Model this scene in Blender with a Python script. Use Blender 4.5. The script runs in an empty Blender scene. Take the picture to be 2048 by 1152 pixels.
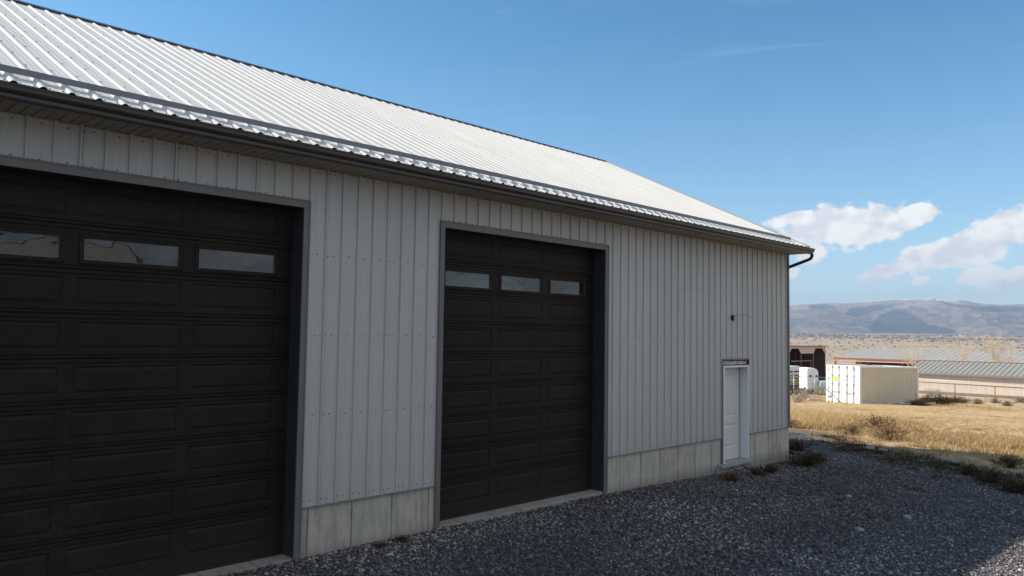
import bpy, math, random
import numpy as np
from mathutils import Vector, Matrix

R = math.radians
S = bpy.context.scene
COL = S.collection
rnd = random.Random(7)
npr = np.random.default_rng(11)

# ------------------------------------------------------------------ camera
FPX, YAW, PIT, ROL = 1544.3, .7826, .0589, .0149
CAM = np.array([-6.858, -8.213, 2.65])


def cam_axes():
    f = np.array([math.cos(PIT) * math.cos(YAW), math.cos(PIT) * math.sin(YAW), math.sin(PIT)])
    r = np.array([math.sin(YAW), -math.cos(YAW), 0.])
    u = np.cross(r, f)
    return math.cos(ROL) * r + math.sin(ROL) * u, -math.sin(ROL) * r + math.cos(ROL) * u, f


AX_R, AX_U, AX_F = cam_axes()
cd = bpy.data.cameras.new('camera')
cam = bpy.data.objects.new('camera', cd)
COL.objects.link(cam)
cd.sensor_width = 36
cd.lens = 36 * FPX / 2048
cd.clip_start = .1
cd.clip_end = 60000
m = Matrix.Identity(4)
for i in range(3):
    m[i][0], m[i][1], m[i][2], m[i][3] = AX_R[i], AX_U[i], -AX_F[i], CAM[i]
cam.matrix_world = m
S.camera = cam


def ray(px, py):
    return AX_F + AX_R * (px - 1024) / FPX + AX_U * (576 - py) / FPX


# ------------------------------------------------------------------ terrain
def vnoise(x, y, seed=0):
    xi = np.floor(x).astype(np.int64); yi = np.floor(y).astype(np.int64)
    fx = x - xi; fy = y - yi
    fx = fx * fx * (3 - 2 * fx); fy = fy * fy * (3 - 2 * fy)

    def h(a, b):
        n = (a * 374761393 + b * 668265263 + seed * 1442695041) & 0xffffffff
        n = ((n ^ (n >> 13)) * 1274126177) & 0xffffffff
        n = (n ^ (n >> 16)) & 0xffffffff
        return n / 4294967295.0
    return (h(xi, yi) * (1 - fx) + h(xi + 1, yi) * fx) * (1 - fy) + (h(xi, yi + 1) * (1 - fx) + h(xi + 1, yi + 1) * fx) * fy


def fbm(x, y, o=4, seed=0):
    x = np.asarray(x, float); y = np.asarray(y, float)
    s = np.zeros(np.broadcast(x, y).shape); a = .5
    for k in range(o):
        s = s + a * (vnoise(x, y, seed + k) - .5); x = x * 2.03 + 7.1; y = y * 2.03 + 3.7; a *= .5
    return s


GU = [-1e5, 9, 12.8, 15.6, 19.1, 25, 54.7, 100, 160, 400, 1000, 2000, 3000, 4500, 8000, 1e5]
GZ = [0, -.03, -.06, -.13, -.2, -.42, -1.5, -4.0, -6.5, -14, -22, -12, 2, 18, 45, 45]


def gz(x, y):
    x = np.asarray(x, float); y = np.asarray(y, float)
    u = (x - CAM[0]) * .958 + (y - CAM[1]) * .287
    d = np.hypot(x - CAM[0], y - CAM[1])
    z = np.interp(u, GU, GZ)
    near = np.clip((d - 18) / 25, 0, 1)
    far = np.clip((d - 250) / 900, 0, 1)
    z = z + near * .35 * fbm(x / 9, y / 9, 3, 3) + .05 * fbm(x / 1.6, y / 1.6, 2, 5) * np.clip((d - 4) / 10, 0, 1)
    z = z + far * (10 * fbm(x / 260, y / 260, 4, 9) + 26 * np.clip((d - 1500) / 3000, 0, 1) * fbm(x / 900, y / 900, 4, 21))
    return z


def hitg(px, py, dz=0.):
    d = ray(px, py)
    for t0, t1 in ((3., 200.), (200., 20000.)):
        t = np.geomspace(t0, t1, 3000)
        P = CAM[None] + d[None] * t[:, None]
        h = P[:, 2] <= gz(P[:, 0], P[:, 1])
        if h.any():
            p = P[int(np.argmax(h))]; break
    else: p = P[-1]
    return np.array([p[0], p[1], float(gz(p[0], p[1]))])


def at(px, py, depth):
    return CAM + ray(px, py) * depth


# ------------------------------------------------------------------ object helpers
class MB:
    def __init__(s):
        s.v = []; s.f = []; s.m = []; s.sm = []

    def add(s, vs, fs, mi=0, smooth=False):
        b = len(s.v)
        s.v += [tuple(map(float, p)) for p in vs]
        s.f += [tuple(b + i for i in f) for f in fs]
        s.m += [mi] * len(fs); s.sm += [smooth] * len(fs)
        return s

    def box(s, a, b, mi=0):
        x0, y0, z0 = a; x1, y1, z1 = b
        return s.add([(x0, y0, z0), (x1, y0, z0), (x1, y1, z0), (x0, y1, z0), (x0, y0, z1), (x1, y0, z1), (x1, y1, z1), (x0, y1, z1)],
                     [(0, 3, 2, 1), (4, 5, 6, 7), (0, 1, 5, 4), (1, 2, 6, 5), (2, 3, 7, 6), (3, 0, 4, 7)], mi)

    def tube(s, pts, rad, n=8, mi=0, caps=True, smooth=True):
        pts = [Vector(p) for p in pts]
        if not isinstance(rad, (list, tuple)): rad = [rad] * len(pts)
        rings = []
        for i, p in enumerate(pts):
            t = (pts[min(i + 1, len(pts) - 1)] - pts[max(i - 1, 0)]).normalized()
            a = Vector((0, 0, 1)) if abs(t.z) < .9 else Vector((1, 0, 0))
            u = t.cross(a).normalized(); w = t.cross(u)
            rings.append([p + (u * math.cos(2 * math.pi * k / n) + w * math.sin(2 * math.pi * k / n)) * rad[i] for k in range(n)])
        vs = [q for r_ in rings for q in r_]
        fs = [(i * n + k, i * n + (k + 1) % n, (i + 1) * n + (k + 1) % n, (i + 1) * n + k) for i in range(len(pts) - 1) for k in range(n)]
        if caps: fs += [tuple(range(n))[::-1], tuple((len(pts) - 1) * n + k for k in range(n))]
        return s.add(vs, fs, mi, smooth)

    def prism(s, prof, axis, a, b, mi=0, closed=True, caps=True):
        """profile of 2-D points extruded along an axis ('x': (y,z), 'y': (x,z), 'z': (x,y))"""
        def P(q, t):
            return {'x': (t, q[0], q[1]), 'y': (q[0], t, q[1]), 'z': (q[0], q[1], t)}[axis]
        n = len(prof)
        vs = [P(q, a) for q in prof] + [P(q, b) for q in prof]
        fs = [(k, (k + 1) % n, n + (k + 1) % n, n + k) for k in range(n if closed else n - 1)]
        if closed and caps: fs += [tuple(range(n))[::-1], tuple(range(n, 2 * n))]
        return s.add(vs, fs, mi)

    def build(s, name, mats, parent=None, loc=None, rotz=0, bevel=0):
        me = bpy.data.meshes.new(name)
        me.from_pydata(s.v, [], s.f)
        if not isinstance(mats, (list, tuple)): mats = [mats]
        for q in mats: me.materials.append(q)
        me.polygons.foreach_set('material_index', s.m)
        me.polygons.foreach_set('use_smooth', s.sm)
        me.update()
        o = bpy.data.objects.new(name, me); COL.objects.link(o)
        if parent is not None: o.parent = parent
        if loc is not None: o.location = loc
        o.rotation_euler.z = rotz
        if bevel:
            b = o.modifiers.new('bevel', 'BEVEL'); b.width = bevel; b.segments = 2; b.limit_method = 'ANGLE'; b.angle_limit = R(40)
        return o


def build_split(mb, name, mats, parent=None, bevel=0):
    """one object for each connected piece of the builder"""
    par = list(range(len(mb.v)))

    def fd(a):
        while par[a] != a: par[a] = par[par[a]]; a = par[a]
        return a
    for f in mb.f:
        for q in f[1:]: par[fd(f[0])] = fd(q)
    grp = {}
    for i, f in enumerate(mb.f): grp.setdefault(fd(f[0]), []).append(i)
    out = []
    for g in grp.values():
        n = MB(); mp = {}
        for i in g:
            for q in mb.f[i]:
                if q not in mp: mp[q] = len(n.v); n.v.append(mb.v[q])
            n.f.append(tuple(mp[q] for q in mb.f[i])); n.m.append(mb.m[i]); n.sm.append(mb.sm[i])
        out.append(n.build(name, mats, parent, bevel=bevel))
    return out


def tag(o, label=None, cat=None, group=None, kind=None):
    if label: o['label'] = label
    if cat: o['category'] = cat
    if group: o['group'] = group
    if kind: o['kind'] = kind
    return o


def empty(name, loc, rz=0):
    o = bpy.data.objects.new(name, None); COL.objects.link(o)
    o.location = loc; o.rotation_euler.z = rz; o.empty_display_size = .3
    return o


def copy_tree(o, parent=None):
    c = o.copy(); COL.objects.link(c)
    if parent is not None: c.parent = parent
    for ch in list(o.children): copy_tree(ch, c)
    return c


# ------------------------------------------------------------------ materials
class NT:
    def __init__(s, tree): s.t = tree

    def n(s, typ, **kw):
        nd = s.t.nodes.new(typ)
        ins = kw.pop('ins', {})
        for k, v in kw.items(): setattr(nd, k, v)
        for k, v in ins.items():
            if isinstance(v, bpy.types.NodeSocket): s.t.links.new(v, nd.inputs[k])
            else: nd.inputs[k].default_value = v
        return nd

    def math(s, op, a, b=0., c=0., clamp=False):
        nd = s.n('ShaderNodeMath', operation=op, use_clamp=clamp)
        for i, v in enumerate((a, b, c)):
            if isinstance(v, bpy.types.NodeSocket): s.t.links.new(v, nd.inputs[i])
            else: nd.inputs[i].default_value = v
        return nd.outputs[0]

    def mix(s, fac, a, b):
        nd = s.n('ShaderNodeMix', data_type='RGBA')
        for i, v in ((0, fac), (6, a), (7, b)):
            if isinstance(v, bpy.types.NodeSocket): s.t.links.new(v, nd.inputs[i])
            else: nd.inputs[i].default_value = v if i == 0 else (*v[:3], 1)
        return nd.outputs[2]

    def noise(s, vec, scale, detail=3, rough=.5, out=0):
        nd = s.n('ShaderNodeTexNoise', ins={'Scale': scale, 'Detail': detail, 'Roughness': rough})
        if vec is not None: s.t.links.new(vec, nd.inputs['Vector'])
        return nd.outputs[out]

    def scale(s, vec, v):
        nd = s.n('ShaderNodeMapping', ins={'Scale': v}); s.t.links.new(vec, nd.inputs['Vector']); return nd.outputs[0]

    def rng(s, v, a, b, c=0., d=1.):
        nd = s.n('ShaderNodeMapRange', ins={'Value': v, 'From Min': a, 'From Max': b, 'To Min': c, 'To Max': d}); return nd.outputs[0]


def mat(name, col, rough=.5, metal=0., spec=.5, vary=0., vscale=3., bump=0., bscale=40., vvec=(1, 1, 1), col2=None, coat=0.):
    M = bpy.data.materials.new(name); M.use_nodes = True
    N = NT(M.node_tree); B = M.node_tree.nodes['Principled BSDF']
    B.inputs['Roughness'].default_value = rough; B.inputs['Metallic'].default_value = metal
    B.inputs['Specular IOR Level'].default_value = spec
    B.inputs['Base Color'].default_value = (*col, 1)
    if coat: B.inputs['Coat Weight'].default_value = coat
    pos = N.n('ShaderNodeNewGeometry').outputs['Position']
    if vary or col2:
        f = N.noise(N.scale(pos, vvec), vscale, 4, .6)
        f = N.rng(f, .3, .7)
        c2 = col2 or tuple(c * (1 - vary) for c in col)
        c1 = col if col2 else tuple(min(1, c * (1 + vary)) for c in col)
        M.node_tree.links.new(N.mix(f, c1, c2), B.inputs['Base Color'])
    if bump:
        h = N.noise(N.scale(pos, vvec), bscale, 3, .6)
        b = N.n('ShaderNodeBump', ins={'Strength': bump, 'Distance': .01, 'Height': h})
        M.node_tree.links.new(b.outputs[0], B.inputs['Normal'])
    return M


M_roof = mat('roof_steel', (.66, .635, .59), .5, spec=.25, vary=.08, vscale=1.2, vvec=(8, .6, .6), bump=.03, bscale=3)
M_trim = mat('trim_grey', (.14, .132, .126), .5, vary=.06)
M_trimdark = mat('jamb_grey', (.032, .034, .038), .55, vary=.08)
M_bronze = mat('bronze_metal', (.046, .038, .032), .45, vary=.08)
M_soffit = mat('soffit_metal', (.36, .31, .24), .6, vary=.08)
M_ridge = mat('ridge_trim', (.022, .021, .028), .45)
M_bar = mat('snow_bar', (.165, .178, .205), .5, vary=.05)
M_screw = mat('screw_zinc', (.11, .11, .115), .5, metal=.3)
M_door = mat('walk_door_paint', (.62, .62, .60), .45, vary=.03)
M_frame = mat('white_frame', (.72, .73, .74), .4)
M_black = mat('black_plastic', (.012, .012, .013), .5)
M_sill = mat('sill_alloy', (.33, .33, .32), .5, vary=.1, vscale=14)
M_white = mat('white_paint', (.80, .80, .78), .45, vary=.05)
M_cont = mat('container_paint', (.62, .54, .425), .5, vary=.05, vscale=1.2)
M_dark = mat('dark_rubber', (.02, .02, .02), .8)
M_steel = mat('galvanised', (.34, .34, .34), .45, metal=.5, vary=.1)
M_red = mat('red_steel', (.27, .105, .075), .6, vary=.15)
M_tan = mat('tan_wall', (.56, .47, .38), .7, vary=.05, vscale=.6)
M_tanl = mat('tan_batten', (.62, .56, .49), .7)
M_barnroof = mat('barn_roof', (.27, .265, .24), .85, spec=.15, vary=.08, vscale=.5)
M_shedroof = mat('shed_roof', (.33, .32, .30), .9, spec=.15, vary=.06, vscale=.3)
M_seam = mat('seam_grey', (.19, .19, .175), .6)
M_brown = mat('brown_wood', (.085, .045, .033), .8, vary=.3, vscale=2, vvec=(3, 3, .4))
M_pole = mat('weathered_pole', (.20, .15, .11), .8, vary=.2)
M_hay = mat('straw', (.52, .40, .20), .9, vary=.25, vscale=6, bump=.5, bscale=20)
M_green = mat('olive_paint', (.22, .25, .09), .6)
M_winglass = mat('vehicle_glass', (.02, .025, .03), .08, spec=.8)
M_bluegrey = mat('pale_blue_paint', (.42, .52, .56), .35)
M_yellow = mat('yellow_placard', (.85, .78, .02), .5)
M_lime = mat('lime_sticker', (.45, .65, .05), .5)
M_text = mat('dark_print', (.12, .12, .10), .6)
M_bark = mat('pale_bark', (.46, .37, .27), .85, vary=.2, vscale=8)
M_twig = mat('pale_twig', (.60, .50, .38), .85, vary=.2, vscale=3)


def siding_mat():
    M = bpy.data.materials.new('grey_siding'); M.use_nodes = True
    N = NT(M.node_tree); L = M.node_tree.links; B = M.node_tree.nodes['Principled BSDF']
    pos = N.n('ShaderNodeNewGeometry').outputs['Position']
    st = N.noise(N.scale(pos, (55, 55, .35)), 1.6, 4, .65)
    bl = N.noise(N.scale(pos, (.8, .8, .25)), 1.5, 3, .5)
    c = N.mix(N.rng(st, .3, .7), (.525, .520, .500), (.425, .425, .412))
    c = N.mix(N.rng(bl, .35, .7, 0, .35), c, (.39, .392, .385))
    sx_ = N.n('ShaderNodeSeparateXYZ', ins={0: pos}).outputs['X']
    sheet = N.n('ShaderNodeTexWhiteNoise', noise_dimensions='1D', ins={'W': N.math('FLOOR', N.math('DIVIDE', N.math('SUBTRACT', sx_, .0225), .9144))}).outputs[0]
    c = N.mix(N.math('MULTIPLY', sheet, .16), c, (.34, .35, .36))
    run = N.noise(N.scale(pos, (9, 9, .5)), 1.8, 5, .7)
    c = N.mix(N.rng(run, .56, .75, 0, .30), c, (.33, .315, .28))
    dst = N.noise(N.scale(pos, (3, 3, .5)), 2.2, 4, .7)
    zz = N.n('ShaderNodeSeparateXYZ', ins={0: pos}).outputs['Z']
    low = N.math('MULTIPLY', N.rng(zz, 1.5, .6), N.rng(dst, .35, .7), clamp=True)
    c = N.mix(N.math('MULTIPLY', low, .45), c, (.36, .315, .25))
    L.new(c, B.inputs['Base Color'])
    B.inputs['Roughness'].default_value = .5; B.inputs['Specular IOR Level'].default_value = .35
    wob = N.noise(N.scale(pos, (1.2, 1.2, .9)), 2.0, 2, .4)
    b0 = N.n('ShaderNodeBump', ins={'Strength': .5, 'Distance': .02, 'Height': wob})
    b = N.n('ShaderNodeBump', ins={'Strength': .08, 'Distance': .004, 'Height': st, 'Normal': b0.outputs[0]})
    L.new(b.outputs[0], B.inputs['Normal'])
    return M


def garage_mat():
    M = bpy.data.materials.new('garage_door_steel'); M.use_nodes = True
    N = NT(M.node_tree); L = M.node_tree.links; B = M.node_tree.nodes['Principled BSDF']
    pos = N.n('ShaderNodeNewGeometry').outputs['Position']
    g = N.noise(N.scale(pos, (6, 6, 45)), 2.2, 5, .7)
    d = N.noise(N.scale(pos, (1.2, 1, 1.2)), 1.4, 5, .75)
    dd = N.noise(pos, 46, 3, .7)
    c = N.mix(N.rng(g, .3, .7), (.0205, .0158, .0125), (.0120, .0097, .0082))
    w = N.math('MULTIPLY', N.rng(d, .46, .75), N.rng(dd, .45, .8), clamp=True)
    c = N.mix(N.math('MULTIPLY', w, .9), c, (.078, .062, .050))
    zg = N.n('ShaderNodeSeparateXYZ', ins={0: pos}).outputs['Z']
    spl = N.math('MULTIPLY', N.rng(N.math('ADD', zg, N.math('MULTIPLY', d, .8)), 1.1, .35), N.rng(dd, .35, .7), clamp=True)
    c = N.mix(N.math('MULTIPLY', spl, .55), c, (.055, .047, .038))
    L.new(c, B.inputs['Base Color'])
    B.inputs['Roughness'].default_value = .6; B.inputs['Specular IOR Level'].default_value = .16
    b = N.n('ShaderNodeBump', ins={'Strength': .35, 'Distance': .003, 'Height': g})
    L.new(b.outputs[0], B.inputs['Normal'])
    return M


def concrete_mat():
    M = bpy.data.materials.new('concrete'); M.use_nodes = True
    N = NT(M.node_tree); L = M.node_tree.links; B = M.node_tree.nodes['Principled BSDF']
    pos = N.n('ShaderNodeNewGeometry').outputs['Position']
    x = N.n('ShaderNodeSeparateXYZ', ins={0: pos}).outputs['X']
    pid = N.math('FLOOR', N.math('DIVIDE', N.math('ADD', x, 1.35), .61))
    wn = N.n('ShaderNodeTexWhiteNoise', noise_dimensions='1D', ins={'W': pid}).outputs[0]
    n1 = N.noise(pos, 2.3, 6, .7); n2 = N.noise(N.scale(pos, (7, 7, 1.2)), 1.6, 4, .6); n3 = N.noise(pos, 45, 2, .5)
    c = N.mix(N.rng(n1, .3, .72), (.52, .485, .41), (.35, .325, .275))
    c = N.mix(N.math('MULTIPLY', N.rng(n2, .46, .66), .6), c, (.21, .195, .165))
    c = N.mix(N.math('MULTIPLY', wn, .45), c, (.56, .535, .47))
    c = N.mix(N.rng(n3, .66, .72, 0, .7), c, (.10, .095, .09))
    jx = N.math('ABSOLUTE', N.math('SUBTRACT', N.math('FRACT', N.math('DIVIDE', N.math('ADD', x, 1.35 + .305), .61)), .5))
    c = N.mix(N.math('MULTIPLY', N.rng(jx, .032, .004), N.rng(n2, .3, .6, .45, 1.)), c, (.12, .11, .095))
    zc = N.n('ShaderNodeSeparateXYZ', ins={0: pos}).outputs['Z']
    c = N.mix(N.math('MULTIPLY', N.rng(N.math('ADD', zc, N.math('MULTIPLY', n1, .2)), .22, .02), .6), c, (.16, .14, .11))
    L.new(c, B.inputs['Base Color']); B.inputs['Roughness'].default_value = .9
    b = N.n('ShaderNodeBump', ins={'Strength': .35, 'Distance': .01, 'Height': N.math('ADD', n1, N.math('MULTIPLY', n3, .4))})
    L.new(b.outputs[0], B.inputs['Normal'])
    return M


def pane_mat():
    M = bpy.data.materials.new('window_glass'); M.use_nodes = True
    N = NT(M.node_tree); L = M.node_tree.links; B = M.node_tree.nodes['Principled BSDF']
    B.inputs['Base Color'].default_value = (.012, .014, .014, 1)
    B.inputs['Roughness'].default_value = .015
    B.inputs['IOR'].default_value = 1.75
    pos = N.n('ShaderNodeNewGeometry').outputs['Position']
    h = N.noise(N.scale(pos, (1, 1, 1.4)), 3.2, 1, .4)
    b = N.n('ShaderNodeBump', ins={'Strength': 1., 'Distance': .0022, 'Height': h})
    L.new(b.outputs[0], B.inputs['Normal'])
    return M


M_siding, M_garage, M_conc, M_pane = siding_mat(), garage_mat(), concrete_mat(), pane_mat()
# ------------------------------------------------------------------ metal building
PITCH = .2286
XL, XR = -12.2, 10.65          # building ends
RY, RZ = 5.55, 7.68            # ridge
EY, EZ = -.50, 4.755           # eave edge of the roof sheet
BY = 2 * RY                    # back wall
SL = (RZ - EZ) / (RY - EY)
HDR = 4.17                     # siding edge over the doors
DY = .26                       # face of the garage doors behind the wall
OPEN = [(-7.10, -2.10, HDR), (0.0, 3.70, HDR), (7.55, 8.70, 2.17)]
HB, HE = .572, 4.63


def rib_profile(x0, x1, base, top, h, mh=.003):
    pts = []
    i0, i1 = math.floor(x0 / PITCH) - 1, math.ceil(x1 / PITCH) + 1
    for i in range(i0, i1):
        c = i * PITCH
        pts += [(c - base, 0), (c - top, h), (c + top, h), (c + base, 0)]
        for q in (.3525, .6475):
            mcx = c + PITCH * q
            pts += [(mcx - .007, 0), (mcx, mh), (mcx + .007, 0)]
    return [p for p in pts if x0 < p[0] < x1]


root = empty('metal_building', (0, 0, 0))
tag(root, 'long grey ribbed metal shop building with white metal roof and two black garage doors', 'building')


def hgt(prof, x):
    xs = [p[0] for p in prof]; hs = [p[1] for p in prof]
    return float(np.interp(x, xs, hs))


def screw(mb, p, nrm, r=.0065, mi=1):
    """hex-headed screw with a washer at p, axis nrm"""
    nrm = Vector(nrm).normalized()
    p = Vector(p)
    mb.tube([p, p + nrm * .003], r * 1.25, 8, mi)
    mb.tube([p + nrm * .003, p + nrm * .009], r * .8, 6, mi)


# front siding with the openings left out
prof = rib_profile(XL, XR, .0155, .0105, .021, .0014)
extra = [XL, XR] + [v for o in OPEN for v in o[:2]]
xs = sorted(set([p[0] for p in prof] + extra))
sm = MB()
for a, b in zip(xs[:-1], xs[1:]):
    if b - a < 1e-6: continue
    c = (a + b) / 2
    spans = [(HB, HE)]
    for o0, o1, oz in OPEN:
        if o0 <= c <= o1: spans = [(oz, HE)]
    for z0, z1 in spans:
        ha, hb = hgt(prof, a), hgt(prof, b)
        sm.add([(a, -ha, z0), (b, -hb, z0), (b, -hb, z1), (a, -ha, z1)], [(0, 1, 2, 3)])
rows = [.635, 1.64, 2.597, 3.565, 4.565]
i = math.ceil(XL / PITCH)
while i * PITCH < XR:
    xm = (i + .5) * PITCH
    for zr in rows + [HDR + .045, 2.21]:
        ins = [o for o in OPEN if o[0] < xm < o[1]]
        if ins and zr < ins[0][2]: continue
        if zr == HDR + .045 and not (ins and ins[0][2] > 4): continue
        if zr == 2.21 and not (ins and ins[0][2] < 3): continue
        if not -9 < xm < XR: continue
        screw(sm, (xm + rnd.uniform(-.006, .006), 0, zr + rnd.uniform(-.008, .008)), (0, -1, 0))
        if i % 4 == 0 or zr == .635:
            screw(sm, (i * PITCH + .034, 0, zr + rnd.uniform(-.01, .01)), (0, -1, 0))
    i += 1
sm.build('siding', [M_siding, M_screw], root)
# lap joints of the siding sheets
lm = MB()
for i in range(-52, 48, 4):
    x = i * PITCH + .0225
    z0 = HB
    for o0, o1, oz in OPEN:
        if o0 < x < o1: z0 = oz
    if XL < x < XR: lm.box((x - .001, -.0035, z0 + .002), (x + .0015, -.0005, HE - .002))
build_split(lm, 'sheet_lap', M_trim, root)

# right gable wall and back wall (ribs too)
gm = MB()
gp = rib_profile(0.0, BY, .0205, .009, .019)
gp = [(0, 0)] + gp + [(BY, 0)]
for (a, ha), (b, hb) in zip(gp[:-1], gp[1:]):
    za = EZ - .02 + SL * ((a if a < RY else BY - a) + .5) - .03; zb = EZ - .02 + SL * ((b if b < RY else BY - b) + .5) - .03
    gm.add([(XR + ha, a, HB), (XR + hb, b, HB), (XR + hb, b, zb), (XR + ha, a, za)], [(0, 1, 2, 3)])
    gm.add([(XL - ha, a, HB), (XL - hb, b, HB), (XL - hb, b, zb), (XL - ha, a, za)], [(3, 2, 1, 0)])
gm.add([(XL, BY, HB), (XR, BY, HB), (XR, BY, HE), (XL, BY, HE)], [(3, 2, 1, 0)])
gm.build('gable_siding', M_siding, root)

# corner trim
c = MB()
c.prism([(XR - .055, -.024), (XR + .024, -.024), (XR + .024, .10), (XR + .021, .10), (XR + .021, -.021), (XR - .055, -.021)], 'z', HB - .01, HE)
c.prism([(XR - .061, -.021), (XR - .055, -.026), (XR - .049, -.021)], 'z', HB - .01, HE)
c.build('corner_trim', M_trim, root)
# base trim (rat guard)
b = MB()
segs = [(XL, -7.13), (-2.07, -.035), (3.735, 7.53), (8.725, XR)]
for a0, a1 in segs:
    b.prism([(-.028, HB - .012), (-.022, HB + .002), (.015, HB + .002), (.015, HB - .004), (-.022, HB - .006)], 'x', a0, a1)
build_split(b, 'base_trim', M_trim, root)

# roof: both slopes
prof = rib_profile(XL, XR, .034, .012, .0185, .0030)
xs = sorted(set([XL, XR] + [p[0] for p in prof]))
nf = Vector((0, -SL, 1)).normalized(); nb = Vector((0, SL, 1)).normalized()
rm = MB()
for a, b in zip(xs[:-1], xs[1:]):
    ha, hb = hgt(prof, a), hgt(prof, b)
    for (y0, z0, y1, z1, n_) in ((EY, EZ, RY, RZ, nf), (BY - EY, EZ, RY, RZ, nb)):
        q = [Vector((a, y0, z0)) + n_ * ha, Vector((b, y0, z0)) + n_ * hb, Vector((b, y1, z1)) + n_ * hb, Vector((a, y1, z1)) + n_ * ha]
        rm.add(q, [(0, 1, 2, 3) if n_ is nf else (3, 2, 1, 0)])
i = math.ceil(-9 / PITCH)
slope_rows = [.05] + [.42 + .61 * k for k in range(11)]
slen = math.hypot(RY - EY, RZ - EZ)
while i * PITCH < XR - .1:
    for j, s_ in enumerate(slope_rows):
        if s_ > slen - .1: continue
        y = EY + (RY - EY) * s_ / slen; z = EZ + (RZ - EZ) * s_ / slen
        xm_ = i * PITCH + (.06 if j == 0 else .055)
        screw(rm, (xm_, y, z), nf, .0075)
        if j == 0: screw(rm, (i * PITCH + PITCH - .06, y, z), nf, .0075)
        if j == 5 and i % 4 == 0: screw(rm, (i * PITCH - .05, y + .2, z + .2 * SL), nf, .007)
    i += 1
rm.build('roof', [M_roof, M_screw], root)
# dark closures seen in the open rib ends at the eave
kmb = []
i = math.ceil(-6.9 / PITCH)
while i * PITCH < XR - .05:
    c0 = Vector((i * PITCH, EY + .012, EZ + .0058))
    v = [c0 + Vector((-.031, 0, 0)), c0 + Vector((-.0115, 0, 0)) + nf * .0170, c0 + Vector((.0115, 0, 0)) + nf * .0170, c0 + Vector((.031, 0, 0))]
    k = MB(); k.add(v, [(0, 1, 2, 3)]); k.build('rib_closure', M_ridge, root)
    i += 1
# ridge cap
rc = MB()
for s_ in (1, -1):
    y0 = RY - s_ * .16
    n_ = nf if s_ == 1 else nb
    P = [Vector((0, y0, RZ - .16 * SL)) + n_ * .028, Vector((0, RY, RZ)) + Vector((0, 0, .034)), Vector((0, RY, RZ)) + Vector((0, 0, .030)), Vector((0, y0, RZ - .16 * SL)) + n_ * .004]
    rc.prism([(p.y, p.z) for p in P], 'x', XL - .03, XR + .03)
rc.build('ridge_cap', M_ridge, root, bevel=.002)
# rake trims
rk = MB()
for X0, X1 in ((XR - .045, XR + .05), (XL - .05, XL + .045)):
    for (y0, y1) in ((EY - .01, RY), (BY - EY + .01, RY)):
        z0 = EZ - .005
        v = []
        for X in (X0, X1):
            v += [(X, y0, z0 + .032), (X, y1, RZ + .032), (X, y1, RZ - .13), (X, y0, z0 - .13)]
        rk.add(v, [(0, 1, 2, 3), (7, 6, 5, 4), (0, 4, 5, 1), (2, 6, 7, 3), (0, 3, 7, 4), (1, 5, 6, 2)])
build_split(rk, 'rake_trim', M_soffit, root)
# fascia and soffit
fa = MB()
fa.box((XL, EY + .014, 4.603), (XR + .015, EY + .035, EZ - .012))
fa.box((XL, EY + .035, 4.603), (XR + .015, EY + .075, 4.608))
fa.build('fascia', M_soffit, root)
so = MB()
pp = []
x = XL
while x < XR + .012:
    w = min(.1045, XR + .015 - x)
    pp += [(x, 4.6115), (x + w - .012, 4.6115), (x + w - .011, 4.626), (x + w - .001, 4.626)]
    x += .1045
pp.append((XR + .015, 4.6115))
n = len(pp)
so.add([(p[0], EY + .0755, p[1]) for p in pp] + [(p[0], .0, p[1]) for p in pp], [(i, n + i, n + i + 1, i + 1) for i in range(n - 1)])
so.add([(XR + .015, EY + .02, 4.606), (XR + .015, 0, 4.606), (XR + .015, 0, EZ + .20), (XR + .015, EY + .02, EZ - .02)], [(0, 1, 2, 3)])
so.prism([(-.022, 4.600), (-.003, 4.600), (-.003, 4.611), (-.006, 4.611), (-.006, 4.603), (-.022, 4.603)], 'x', XL, XR - .02)
so.m = [1 if (k_ < n - 1 and k_ % 4 == 2) else m_ for k_, m_ in enumerate(so.m)]
so.build('soffit', [M_soffit, M_ridge], root)
# gutter (K profile), open at the top, mitred end cap
gu = MB()
gpf = [(-.505, 4.712), (-.505, 4.592), (-.572, 4.592), (-.580, 4.603), (-.580, 4.632), (-.588, 4.640), (-.606, 4.652), (-.616, 4.668), (-.618, 4.700), (-.628, 4.702), (-.628, 4.714), (-.612, 4.714)]
inner = [(-.612, 4.706), (-.611, 4.670), (-.602, 4.657), (-.575, 4.641), (-.575, 4.604), (-.570, 4.597), (-.510, 4.597), (-.510, 4.712)]
gu.prism(gpf + inner, 'x', XL - .05, XR + .075)
gu.add([(XR + .0755, y, z) for y, z in gpf], [tuple(range(len(gpf)))])
gu.build('gutter', M_bronze, root)
gl = MB()  # black strip standing in for the shade in the gutter's step
gl.prism([(-.5855, 4.6365), (-.5815, 4.6335), (-.5795, 4.6435), (-.5835, 4.6465)], 'x', XL, XR + .07)
gl.build('gutter_shade_strip', M_ridge, root)
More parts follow.
